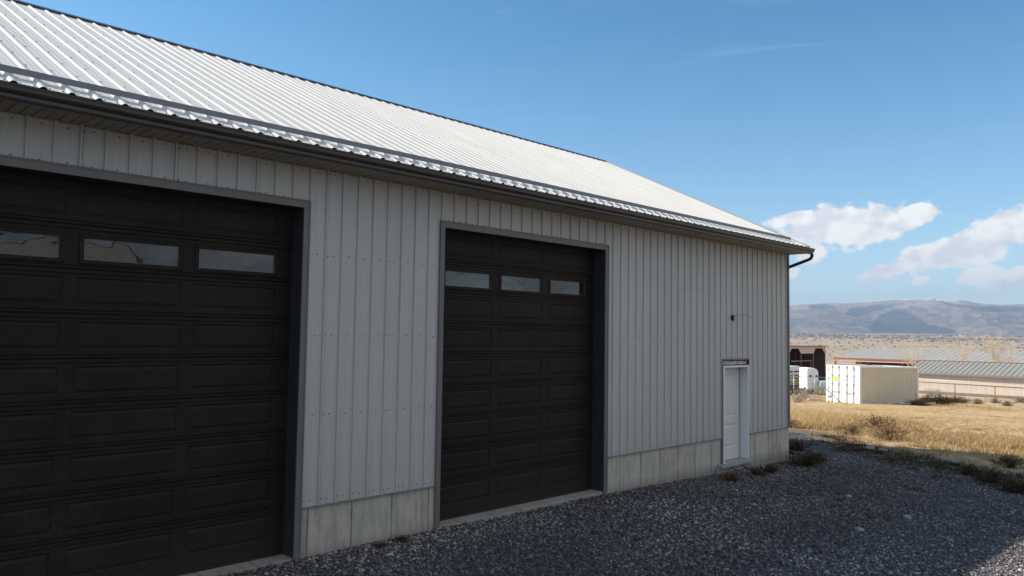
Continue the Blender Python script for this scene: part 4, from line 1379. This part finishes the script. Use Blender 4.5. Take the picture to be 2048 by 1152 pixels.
chain(pA[0] * [1, 1], pA[-1], .03, hA - .03, 'chain_link_fence', 'chain-link fence with a top rail running behind the container from the building corner')
dirB = (g2x[:2] - gx[:2])
stepB = dirB
pB = [gx[:2] - stepB * 1.0, gx[:2], g2x[:2], g2x[:2] + stepB * 1.0]
PB = ['fence post with a barbed-wire arm just behind the right end of the container', 'fence post with a bent barbed-wire arm below the middle of the tan barn', 'fence post with a barbed-wire arm below the right part of the tan barn', 'fence post with a barbed-wire arm beyond the right edge of the photo']
for p, lb in zip(pB[1:3], PB[1:3]): post(p, 1.42, .034, 'fence_post', lb, PG, True)
chain(pB[0], pB[-1], .03, 1.38, 'chain_link_fence', 'chain-link fence with barbed wire in front of the pipe rail and tan barn', .008)
q = MB()
for k_ in range(3):
    for a, b in zip(pB[:-1], pB[1:]):
        pa = np.array([a[0] - .06 - .03 * k_, a[1], float(gz(a[0], a[1])) + 1.50 + .10 * k_]); pb = np.array([b[0] - .06 - .03 * k_, b[1], float(gz(b[0], b[1])) + 1.50 + .10 * k_])
        mid = (pa + pb) / 2 - [0, 0, .03]; q.tube([pa, mid, pb], .004, 4)
o = q.build('barbed_wire', M_steel); tag(o, 'strands of barbed wire strung on the fence arms in front of the tan barn', 'wire')

# ------------------------------------------------------------------ pipe rail fence
PX = 88.
e = empty('pipe_fence', (PX, 18, float(gz(PX, 18))))
tag(e, 'low brown pipe rail fence running along the front of the tan barn', 'fence')
zr = lambda yy, pxy: None
r_ = MB()
pa = at(1836, 764.6, 86.4); pb = at(2060, 776.2, 80.6)
pa[0] = pb[0] = PX
ez_ = float(gz(PX, 18))
r_.tube([(0, pa[1] + 1 - 18, pa[2] - ez_), (0, pb[1] - 18, pb[2] - ez_)], .048, 8); r_.build('rail', M_pole, e)
for (px_, py_) in ((1903.4, 767.8), (1988.6, 772.5)):
    p_ = at(px_, py_, 84 if px_ < 1950 else 82); y_ = float(p_[1])
    zt = float(np.interp(y_, [pb[1], pa[1] + 1], [pb[2], pa[2]]))
    q = MB(); q.tube([(0, y_ - 18, float(gz(PX, y_)) - ez_ - .1), (0, y_ - 18, zt - ez_ - .05)], .055, 8); q.build('post', M_pole, e)
q = MB(); q.tube([(-.3, pa[1] + 1 - 18, pa[2] - ez_ + .38), (-.3, pb[1] - 18, pb[2] - ez_ + .38)], .03, 6); q.build('wire_rail', M_frame, e)

# ------------------------------------------------------------------ long tan horse barn
BX, BYL = 106.6, 28.0
eavL = at(1842, 744.6, 105.); zE = float(eavL[2]); zBs = -4.3
BLn = 62
bn = empty('horse_barn', (BX, BYL, zBs)); tag(bn, 'long low tan stall barn with a grey seamed metal roof', 'barn')
q = MB(); q.box((0, -BLn, -1), (9, 0, zE - zBs + .05)); q.build('wall', M_tan, bn)
q = MB()
k_ = 0
while k_ * 1.22 < BLn: q.box((-.02, -k_ * 1.22 - .05, 0), (-.001, -k_ * 1.22 + .05, zE - zBs)); k_ += 1
q.build('batten', M_tanl, bn)
q = MB(); q.box((-.025, -BLn, -.3), (-.002, 0, .08)); q.build('kickboard', M_pole, bn)
rt_ = at(1842, 720.5, 112.); RW = 6.5
zR = 2.65 - 40.9 / 1544 * (111.5)
q = MB()
hr = zR - zBs; he_ = zE - zBs
q.add([(-.5, .4, he_), (-.5, -BLn, he_), (RW, -BLn, hr), (RW, .4, hr), (2 * RW + .5, -BLn, he_), (2 * RW + .5, .4, he_)], [(0, 1, 2, 3), (3, 2, 4, 5)])
q.add([(-.5, .4, he_ - .08), (RW, .4, hr - .08), (2 * RW + .5, .4, he_ - .08)], [(0, 1, 2)])
q.build('roof', M_barnroof, bn)
q = MB(); k_ = 0
sl_ = (hr - he_) / (RW + .5)
while k_ * .62 < BLn:
    y_ = -k_ * .62 + .3
    q.add([(-.5, y_ - .035, he_ + .003), (-.5, y_ - .015, he_ + .05), (-.5, y_ + .015, he_ + .05), (-.5, y_ + .035, he_ + .003), (RW, y_ - .035, hr + .003), (RW, y_ - .015, hr + .05), (RW, y_ + .015, hr + .05), (RW, y_ + .035, hr + .003)], [(0, 1, 5, 4), (1, 2, 6, 5), (2, 3, 7, 6)]); k_ += 1
q.build('roof_seam', M_seam, bn)
q = MB(); q.box((-.56, -BLn, he_ - .20), (-.50, .42, he_ + .04)); q.build('eave_trim', M_seam, bn)
q = MB(); q.box((RW - .15, -BLn, hr + .0), (RW + .15, .42, hr + .07)); q.build('ridge_trim', M_red, bn)

# ------------------------------------------------------------------ big riding shed beyond it
SX, SY = 143.7, 53.1
zs = -6.2
sh_ = empty('open_shed', (SX, SY, zs)); tag(sh_, 'very long open-sided shed with pale metal roof and red steel frame beyond the container', 'shed')
zE2 = 2.65 - 38.2 * 150 / 1544; zR2 = .78
hE, hR, SW, SLn = zE2 - zs, zR2 - zs, 15., 120
q = MB()
q.add([(0, .0, hE), (0, -SLn, hE), (SW, -SLn, hR), (SW, 0, hR), (2 * SW, -SLn, hE), (2 * SW, 0, hE)], [(0, 1, 2, 3), (3, 2, 4, 5)])
q.build('roof', M_shedroof, sh_)
q = MB()
k_ = 0
while k_ * 1.2 < SLn:
    y_ = -k_ * 1.2
    q.add([(0, y_ - .03, hE + .01), (0, y_ + .03, hE + .01), (SW, y_ + .03, hR + .01), (SW, y_ - .03, hR + .01), (0, y_, hE + .035), (SW, y_, hR + .035)], [(0, 4, 5, 3), (4, 1, 2, 5)]); k_ += 1
q.build('roof_rib', M_shedroof, sh_)
q = MB()
q.box((-.12, -SLn, hE - .32), (-.001, .12, hE + .03)); q.build('eave_beam', M_red, sh_)
q = MB(); q.box((-.5, -SLn, hE - .62), (-.13, -.0, hE - .40)); q.build('eave_fascia', mat('pinkish_beam', (.55, .36, .28), .7), sh_)
q = MB()
q.add([(-.05, .02, hE), (SW, .02, hR), (SW, .12, hR), (-.05, .12, hE), (-.05, .02, hE - .35), (SW, .02, hR - .35), (SW, .12, hR - .35), (-.05, .12, hE - .35)], [(0, 1, 2, 3), (0, 4, 5, 1), (3, 2, 6, 7), (4, 7, 6, 5)])
q.build('rake_beam', M_red, sh_)
for k_ in range(0, 20):
    q = MB(); q.box((.1, -k_ * 6.1 - .15, 0), (.4, -k_ * 6.1 + .15, hE - .05)); q.build('post', M_red, sh_)
q = MB(); q.box((.5, -18.5, 0), (.6, -1.2, hE - 1.15)); q.box((.5, -SLn, 0), (.6, -33, hE - 1.5)); build_split(q, 'side_panel', M_white, sh_)
q = MB(); q.box((9.0, -SLn + 1, 0), (9.2, -.5, hE - .1)); q.build('inner_wall', M_brown, sh_)
q = MB()
for zz_ in (hE - 1.9, hE - 1.5, hE - 1.1): q.tube([(.45, -19, zz_), (.45, -33, zz_)], .05, 6)
for k_ in range(8): q.tube([(.45, -19 - k_ * 2, 0), (.45, -19 - k_ * 2, hE - 1.0)], .04, 6)
q.build('gate_rail', M_bluegrey, sh_)

# ------------------------------------------------------------------ hay barn with a cut-out front facing the yard
HX, HY = 113.4, 48.2
zh = -5.6; hz_ = 1.32 - zh; HW = 14.1
hb_ = empty('hay_barn', (HX, HY, zh)); tag(hb_, 'dark brown open-front barn with red edges and two angled openings', 'barn')
q = MB(); q.box((0, .02, 0), (.12, 11, hz_ - .2)); q.box((HW - .12, .02, 0), (HW, 11, hz_ - .2)); build_split(q, 'side_wall', M_brown, hb_); q = MB(); q.box((-.06, -.06, 0), (-.002, .6, hz_ - .13)); q.box((HW + .002, -.06, 0), (HW + .06, .6, hz_ - .13)); build_split(q, 'corner_board', M_red, hb_)
q = MB(); q.box((.12, 9.6, 0), (HW - .12, 9.7, hz_ - .3)); q.build('back_wall', M_brown, hb_)
q = MB(); q.box((-.1, -.25, hz_ - .12), (HW + .1, 11.1, hz_)); q.build('roof', M_red, hb_)
fm = MB()       # front panel with two chamfered openings
zt = hz_ - .125
def fp(pts): fm.add([(x_, -.02, z_) for x_, z_ in pts] + [(x_, .08, z_) for x_, z_ in pts], [tuple(range(len(pts))), tuple(range(len(pts), 2 * len(pts)))[::-1]] + [(k__, len(pts) + k__, len(pts) + (k__ + 1) % len(pts), (k__ + 1) % len(pts)) for k__ in range(len(pts))])
fp([(0, zt - 1.5), (1.1, zt - .3), (0, zt - .3)])
fp([(0, zt - .3), (HW, zt - .3), (HW, zt), (0, zt)])
fp([(3.75, zt - .3), (4.7, zt - 1.15), (9.5, zt - 1.15), (10.2, zt - .3)])
fp([(HW, zt - 1.15), (HW, zt - .3), (HW - 1.0, zt - .3)])
build_split(fm, 'front_panel', M_tan, hb_)
for x_ in (4.7, 9.5):
    q = MB(); q.box((x_ - .07, -.01, 0), (x_ + .07, .12, zt - 1.15)); q.build('post', M_pole, hb_)
q = MB()
for k_ in range(16):
    x_ = .7 + k_ * .78; q.box((x_, 4.5 + (k_ % 3) * .5, 0), (x_ + .08, 4.6 + (k_ % 3) * .5, zt - .5 - (k_ % 4) * .2))
q.build('stud', M_pole, hb_)
q = MB(); q.box((.0, -.6, zt - 2.42), (7.6, -.5, zt - 2.24)); q.tube([(7.2, -.55, 0), (7.2, -.55, zt - 2.42)], .06, 6); q.build('hitch_rail', M_pole, hb_)

# ------------------------------------------------------------------ vehicles and things parked by the fence
def wheel(parent, x, y, r_=.36, w_=.22):
    q = MB(); n_ = 20
    q.tube([(x, y, r_), (x, y + w_, r_)], r_, n_)
    t_ = q.build('wheel', M_dark, parent)
    q = MB(); q.tube([(x, y - .012, r_), (x, y - .002, r_)], r_ * .55, 14); q.build('rim', M_steel, t_)
    return t_


def trailer_at(px, d):
    p = at(px, 760, d); return np.array([p[0], p[1], float(gz(p[0], p[1]))])


# white stock trailer with a dark vent strip; runs in +X like the barn front
p = trailer_at(1560, 84)
tr = empty('stock_trailer', tuple(p), R(-2)); tag(tr, 'long white stock trailer with a dark vent slot, half hidden by the building corner', 'trailer')
q = MB(); q.prism([(0, .45), (2.2, .45), (2.2, 2.55), (2.0, 2.80), (.2, 2.80), (0, 2.55)], 'x', 0, 4.9); q.build('body', M_white, tr, bevel=.03)
q = MB(); q.box((.3, -.012, 2.12), (2.9, -.002, 2.28)); q.box((3.2, -.012, 2.12), (4.7, -.002, 2.28)); build_split(q, 'vent_slot', M_dark, tr)
q = MB(); q.box((.1, -.05, .60), (4.8, -.002, .72)); q.box((.1, -.04, 1.85), (4.8, -.002, 1.9)); build_split(q, 'rub_rail', M_steel, tr)
wheel(tr, 2.0, .02); wheel(tr, 2.9, .02)
# pallets
p = trailer_at(1602, 83)
ps = empty('pallet_stack', tuple(p), R(8)); tag(ps, 'leaning stack of dark brown pallets beside the white stock trailer', 'pallets')
for k_ in range(7):
    q = MB()
    for j_ in range(5): q.box((0, j_ * .24, k_ * .29 + .20), (1.15, j_ * .24 + .17, k_ * .29 + .235))
    for j_ in (0, .5, 1.0): q.box((j_, 0.01, k_ * .29 + .05), (j_ + .12, 1.12, k_ * .29 + .199))
    o = q.build('pallet', M_brown, ps); o.rotation_euler.y = 0; o.location = (.05 * (k_ % 3), .03 * (k_ % 2), 0)
# rounded camper trailer
p = trailer_at(1614, 81)
cm_ = empty('camper_trailer', tuple(p), R(-45)); tag(cm_, 'white camper trailer with a rounded end and small round ports, beside the pickup', 'trailer')
prf = [(0, .5), (0, 2.55), (.06, 2.70), (.18, 2.75), (.75, 2.75), (1.05, 2.62), (1.2, 2.35), (1.22, 2.0), (1.22, .5)]
q = MB(); q.prism(prf, 'y', 0, 2.2); q.build('body', M_white, cm_, bevel=.05)
for (x_, z_) in ((.35, 1.9), (1.02, 1.9)):
    q = MB(); q.tube([(x_, -.02, z_), (x_, -.002, z_)], .13, 12); q.build('port_window', M_winglass, cm_)
q = MB(); q.box((.1, -.06, .42), (1.12, -.002, .55)); q.build('bumper', M_steel, cm_)
q = MB(); q.box((.55, -.012, .62), (.56, -.002, 2.5)); q.build('door_seam', M_seam, cm_)
wheel(cm_, .02, .3); wheel(cm_, 1.0, .3)
# pickup truck seen from the front quarter
p = trailer_at(1641, 80)
pk = empty('pickup_truck', tuple(p), R(-60)); tag(pk, 'pale blue pickup truck with a dark grille, left of the container', 'truck')
q = MB(); q.prism([(0, .45), (-.02, 1.05), (1.3, 1.18), (1.9, 1.85), (3.2, 1.88), (3.5, 1.2), (5.3, 1.2), (5.3, .45)], 'y', 0, 1.9); q.build('body', M_bluegrey, pk, bevel=.05)
q = MB(); q.add([(1.36, .12, 1.22), (1.36, 1.78, 1.22), (1.88, 1.68, 1.82), (1.88, .22, 1.82)], [(0, 3, 2, 1)]); q.add([(1.33, .12, 1.23), (1.33, 1.78, 1.23), (1.85, 1.68, 1.84), (1.85, .22, 1.84)], [(0, 3, 2, 1)]); q.build('windshield', M_winglass, pk)
q = MB(); q.box((-.05, .3, .62), (-.02, 1.6, 1.0)); q.build('grille', M_dark, pk)
for y_ in (.05, 1.62):
    q = MB(); q.box((-.052, y_, .72), (-.02, y_ + .22, .95)); q.build('headlight', M_frame, pk)
q = MB(); q.box((-.12, .0, .42), (-.025, 1.9, .58)); q.build('bumper', M_steel, pk)
q = MB(); q.box((1.95, -.012, 1.25), (2.5, -.002, 1.78)); q.box((2.58, -.012, 1.25), (3.15, -.002, 1.78)); build_split(q, 'side_window', M_winglass, pk)
wheel(pk, .85, -.01, .38); wheel(pk, 4.3, -.01, .38)
pk.scale = (1.3, 1.3, 1.3)
# olive tank on skids and white folded tarp near the fence
p = trailer_at(1578, 72)
tk = empty('feed_wagon', tuple(p), R(-8)); tag(tk, 'small olive green flat wagon in front of the white stock trailer', 'wagon')
q = MB(); q.box((0, 0, .95), (1.35, 1.3, 1.42)); q.build('box', M_green, tk, bevel=.03)
q = MB(); q.box((-.3, .1, .72), (1.5, 1.2, .90)); q.build('chassis', M_dark, tk)
wheel(tk, .2, -.05, .34); wheel(tk, 1.05, -.05, .34)
p = hitg(1580, 784)
tp = MB(); tp.add([(0, 0, 0), (.9, .15, .0), (.55, 1.3, 0), (-.2, .9, 0), (.2, .45, .95), (.35, .9, .80)], [(0, 1, 4), (1, 2, 5, 4), (2, 3, 5), (3, 0, 4, 5)])
o = tp.build('white_tarp', M_white, None, tuple(p)); tag(o, 'white tarp draped in a peak at the edge of the grey building', 'tarp')
# lumber lying in the grass behind the container's left end
for i, (px, py, ln_, an, lb) in enumerate([(1588 + 40, 801, .9, -30, 'pale board lying in the grass by the fence'), (1636, 801, .6, 20, 'short pale board lying right of the longer one'), (1985, 791, 2.4, -70, 'long pale board lying on the sandy ground'), (2022, 794, 1.7, 50, 'pale board on the sandy ground near the straw pile')]):
    p = hitg(px, py); q = MB(); q.box((-ln_ / 2, -.09, .02), (ln_ / 2, .09, .12))
    o = q.build('board', M_palerock, None, tuple(p), R(an)); tag(o, lb, 'board', 'boards lying on the ground')
# pale dirt mounds
for i, (px, py, sx_, lb) in enumerate([(1886, 801, .9, 'pale dirt mound in the shadow right of the container, left one'), (1920, 801, 1.0, 'pale dirt mound right of the other behind the brown bushes')]):
    p = hitg(px, py); me = rock_mesh(20 + i, 3); me.materials.append(mat('pale_dirt', (.52, .42, .32), .95, vary=.1, vscale=2, bump=.5, bscale=8))
    o = bpy.data.objects.new('dirt_mound', me); COL.objects.link(o); o.location = tuple(p); o.scale = (sx_, sx_, .42); tag(o, lb, 'mound', 'pale dirt mounds')
# straw pile
p = hitg(2012, 790)
sp_ = bush_mesh('straw_pile', 150, 320, 1.6, .75, 6, M_grass, .5); sp_.location = tuple(p); tag(sp_, 'loose pile of straw on the sandy ground before the barn', 'straw pile')
# corral panels and trough at the right edge
p = hitg(2050, 792)
cp_ = empty('panel_rack', tuple(p), R(-90)); tag(cp_, 'rack of grey corral panels at the right edge of the photo', 'rack')
q = MB()
for k_ in range(4):
    y_ = k_ * .35
    for z_ in (.35, .65, .95, 1.25, 1.6): q.tube([(-1.4, y_, z_), (1.1, y_, z_)], .022, 6)
    for x_ in (-1.4, 0, 1.1): q.tube([(x_, y_, 0), (x_, y_, 1.6)], .024, 6)
q.build('panel', M_steel, cp_)
q = MB(); q.tube([(0, .5, .0), (0, .5, .5)], .8, 20); q.build('trough', M_bluegrey, cp_)


# ------------------------------------------------------------------ bare trees beyond the barn
def bare_tree(name, base, H, seed, label, spread=.5):
    g = random.Random(seed)
    e = empty(name, tuple(base)); tag(e, label, 'tree', 'bare trees between the two long roofs')
    tm = MB(); bm_ = MB()

    def grow(p, d, l, r_, lev):
        n_ = 3; pts = [p]; dd_ = d.copy()
        for i in range(n_):
            dd_ = (dd_ + Vector((g.gauss(0, .09), g.gauss(0, .09), g.gauss(.02, .05)))).normalized()
            pts.append(pts[-1] + dd_ * l / n_)
        rs = [r_ * (1 - .45 * i / n_) for i in range(n_ + 1)]
        (tm if lev == 0 else bm_).tube(pts, rs, 7 if lev == 0 else (4 if lev < 3 else 3), smooth=True, caps=False)
        if lev >= 5: return
        nb_ = {0: 5, 1: 4, 2: 4, 3: 3, 4: 3}[lev]
        for k in range(nb_):
            t_ = g.uniform(.35, 1.0) if k else 1.
            i = min(int(t_ * n_), n_ - 1)
            pp = pts[i].lerp(pts[i + 1], t_ * n_ - i)
            a = g.uniform(0, 2 * math.pi)
            s_ = Vector((math.cos(a), math.sin(a), 0)) * spread * g.uniform(.6, 1.3)
            nd = (dd_ + s_ + Vector((0, 0, .25))).normalized()
            grow(pp, nd, l * g.uniform(.55, .78), max(r_ * .5, .007), lev + 1)
    grow(Vector((0, 0, -.2)), Vector((0, 0, 1)), H * .36, H * .012, 0)
    tm.build('trunk', M_bark, e); bm_.build('crown', M_twig, e)
    return e


for i, (px, ytop, d, lb) in enumerate([(1841, 676, 124, 'bare pale tree left of the others, rising behind the barn roof end'), (1916, 671, 124, 'bare pale tree in the middle of the row behind the barn roof'),
                                       (1995, 664, 122, 'tallest bare pale tree, right in the row behind the barn roof'), (2008, 672, 127, 'thin bare tree close behind the tallest one')]):
    p = at(px, 720, d); zb_ = float(gz(p[0], p[1])); zt_ = at(px, ytop, d)[2]
    bare_tree('bare_tree', (p[0], p[1], zb_), (zt_ - zb_) * 1.16, 40 + i, lb)

# far scrub: junipers and brush dotting the valley, far too many to count
n_ = 5200
x, y, r = sector(n_, 260, 5200, 4, 34)
k = npr.random(n_) < np.clip(.40 + 2.2 * fbm(x / 160, y / 60, 3, 77) + np.where(r > 2600, .45, 0), 0, 1)
x, y, r = x[k], y[k], r[k]
sc = npr.uniform(.5, 1.4, len(x)) * np.interp(r, [260, 900, 2500, 5200], [.5, .9, 2.1, 4.2])
Vb = ICO[None] * (1 + npr.uniform(-.3, .35, (len(x), 12, 1))) * sc[:, None, None] * np.array([1.25, 1.25, .8])
Vb = Vb + np.stack([x, y, gz(x, y) + sc * .35], -1)[:, None, :]
F = (ICF[None] + (np.arange(len(x)) * 12)[:, None, None]).reshape(-1, 3)
M_scrub = tone_mat('far_scrub', [(0, (.08, .065, .05)), (.5, (.15, .118, .088)), (1, (.25, .19, .135))], 1, 0)
o = mesh_np('scrub', Vb.reshape(-1, 3), F, M_scrub, {'tone': np.repeat(npr.random(len(x)), 12)}, True)
tag(o, 'dark brush and junipers dotting the pale valley floor', 'scrub', kind='stuff')

# ------------------------------------------------------------------ haze, sky, sun
sun_dir = Vector((-.80, 1.05, 1.)).normalized()
elev = math.asin(sun_dir.z); rot_ = math.atan2(sun_dir.x, sun_dir.y)

ZT = 860
hz = MB()
hz.box((-9000, -6000, -60), (15500, 15500, ZT))
Mh = bpy.data.materials.new('haze'); Mh.use_nodes = True
t_ = Mh.node_tree; t_.nodes.remove(t_.nodes['Principled BSDF'])
pv = t_.nodes.new('ShaderNodeVolumePrincipled')
pv.inputs['Color'].default_value = (.56, .75, 1.0, 1); pv.inputs['Density'].default_value = 9e-5; pv.inputs['Anisotropy'].default_value = .2
t_.links.new(pv.outputs[0], t_.nodes['Material Output'].inputs['Volume'])
ho = hz.build('haze', Mh); tag(ho, 'thin blue air haze over the valley', 'haze', kind='stuff')

# world: physical sky with cumulus painted at fixed directions
W = bpy.data.worlds.new('World'); S.world = W; W.use_nodes = True
N = NT(W.node_tree); L = W.node_tree.links
for nd in list(W.node_tree.nodes):
    if nd.type != 'OUTPUT_WORLD': W.node_tree.nodes.remove(nd)
WO = [n_ for n_ in W.node_tree.nodes if n_.type == 'OUTPUT_WORLD'][0]
sk = N.n('ShaderNodeTexSky', sky_type='NISHITA', sun_disc=False, sun_elevation=elev, sun_rotation=rot_)
sk.altitude = 1500; sk.air_density = 1.0; sk.dust_density = 1.0; sk.ozone_density = 1.0
SKY = .095
dirv = N.n('ShaderNodeTexCoord').outputs['Generated']
sep = N.n('ShaderNodeSeparateXYZ', ins={0: dirv})
azn = N.math('ARCTAN2', sep.outputs['Y'], sep.outputs['X']); eln = N.math('ARCSINE', sep.outputs['Z'])
wv = N.noise(dirv, 9., 5, .6, out=1)
ws = N.n('ShaderNodeSeparateColor', ins={0: wv})
SHEAR = .18
wpos = N.n('ShaderNodeCombineXYZ', ins={0: azn, 1: N.math('MULTIPLY_ADD', azn, SHEAR, eln), 2: 0.}).outputs[0]
woff = N.n('ShaderNodeVectorMath', operation='MULTIPLY_ADD', ins={0: wv, 1: (.05, .034, 0), 2: wpos}).outputs[0]


def azel(px, py):
    d = ray(px, py); d = d / np.linalg.norm(d); return math.atan2(d[1], d[0]), math.asin(d[2])


CL = [(1592, 443, 52, 13), (1655, 455, 80, 32), (1745, 452, 85, 34), (1828, 430, 55, 22), (1620, 498, 30, 30),
      (1786, 542, 60, 16), (1855, 523, 70, 24), (1930, 505, 80, 28), (2022, 456, 74, 28), (2115, 445, 80, 44),
      (1955, 550, 42, 12), (2030, 548, 60, 15), (1995, 563, 34, 8), (1846, 566, 18, 7), (1729, 549, 5, 4), (1577, 548, 10, 9)]
D = None
woff0 = N.n('ShaderNodeVectorMath', operation='SUBTRACT', ins={0: woff, 1: (.025, .017, 0)}).outputs[0]
for (px, py, rx, ry) in CL:
    a0, e0 = azel(px, py); a1, _ = azel(px + rx, py); _, e1 = azel(px, py - ry)
    ra, re = abs(a1 - a0) * 1.12, abs(e1 - e0) * 1.2
    df = N.n('ShaderNodeVectorMath', operation='MULTIPLY_ADD', ins={0: woff0, 1: (1 / ra, 1 / re, 0), 2: (-a0 / ra, -(e0 + SHEAR * a0) / re, 0)}).outputs[0]
    q = N.n('ShaderNodeVectorMath', operation='LENGTH', ins={0: df}).outputs['Value']
    D = q if D is None else N.math('MINIMUM', D, q)
D = N.math('SUBTRACT', 1., D)
cdir = N.scale(dirv, (1, 1, 1.5))
cn = N.noise(cdir, 52., 6, .62)
cn2 = N.noise(cdir, 20., 2, .5)
cdn = N.n('ShaderNodeVectorMath', operation='ADD', ins={0: cdir, 1: (-.006, .009, .011)}).outputs[0]
cn3 = N.noise(cdn, 20., 3, .5)
cn4 = N.noise(cdir, 20., 3, .5)
dd2 = N.math('ADD', D, N.math('MULTIPLY', N.math('SUBTRACT', cn, .5), 1.35))
dd2 = N.math('ADD', dd2, N.math('MULTIPLY', N.math('SUBTRACT', cn2, .5), .55))
alpha = N.rng(dd2, -.10, .16)
# broken cloud over the far half of the sky (behind the viewer), mirrored in the panes
cb1 = N.noise(N.scale(dirv, (1, 1, 2.6)), 2.6, 5, .6)
back = N.rng(sep.outputs['Y'], -.05, -.40)
ab = N.math('MULTIPLY', N.rng(cb1, .36, .52), N.math('MULTIPLY', back, N.rng(sep.outputs['Z'], .0, .05)))
alpha2 = N.math('MAXIMUM', N.math('MULTIPLY', alpha, .97), N.math('MULTIPLY', ab, .9))
# thin high streaks
ci = N.noise(N.scale(dirv, (1.2, 1.2, 16)), 2.4, 6, .7)
cis = N.math('MULTIPLY', N.rng(ci, .60, .80), N.math('MULTIPLY', N.rng(sep.outputs['Z'], .12, .3), .16))
lit = N.rng(N.math('ADD', N.math('MULTIPLY', N.math('SUBTRACT', cn4, cn3), 4.2), N.math('MULTIPLY', N.math('SUBTRACT', cn, .5), 1.1)), -.40, .22)
cw = N.mix(lit, (.57, .555, .56), (.75, .72, .68))
cbk = N.mix(N.rng(N.math('ADD', cb1, N.math('MULTIPLY', N.math('SUBTRACT', cn2, .5), .5)), .44, .66), (.66, .64, .62), (.22, .23, .25))
cw = N.mix(back, cw, cbk)
cw = N.n('ShaderNodeVectorMath', operation='SCALE', ins={0: cw, 'Scale': 1. / SKY}).outputs[0]
CLOUDC = cw
hs = N.n('ShaderNodeHueSaturation', ins={'Saturation': N.rng(eln, .03, .38, 1.15, 1.36), 'Value': N.rng(eln, .02, .4, 1.16, 1.02), 'Hue': .488, 'Color': sk.outputs[0]}).outputs[0]
c = N.mix(alpha2, hs, cw)
c = N.mix(cis, c, tuple(q_ / SKY for q_ in (.5, .54, .58)))
bg = N.n('ShaderNodeBackground', ins={0: c, 1: SKY}); L.new(bg.outputs[0], WO.inputs[0])

sd = bpy.data.lights.new('sun', 'SUN'); sd.energy = 4.2; sd.angle = R(.53); sd.color = (1, .93, .82)
so_ = bpy.data.objects.new('sun', sd); COL.objects.link(so_)
so_.rotation_euler = sun_dir.to_track_quat('Z', 'Y').to_euler()
so_.location = (-20, 26, 40)

S.view_settings.view_transform = 'Standard'; S.view_settings.look = 'None'
S.view_settings.exposure = .75; S.view_settings.gamma = 1
S.cycles.use_denoising = True
S.cycles.max_bounces = 7; S.cycles.diffuse_bounces = 4; S.cycles.glossy_bounces = 3; S.cycles.volume_bounces = 0
S.cycles.transparent_max_bounces = 6
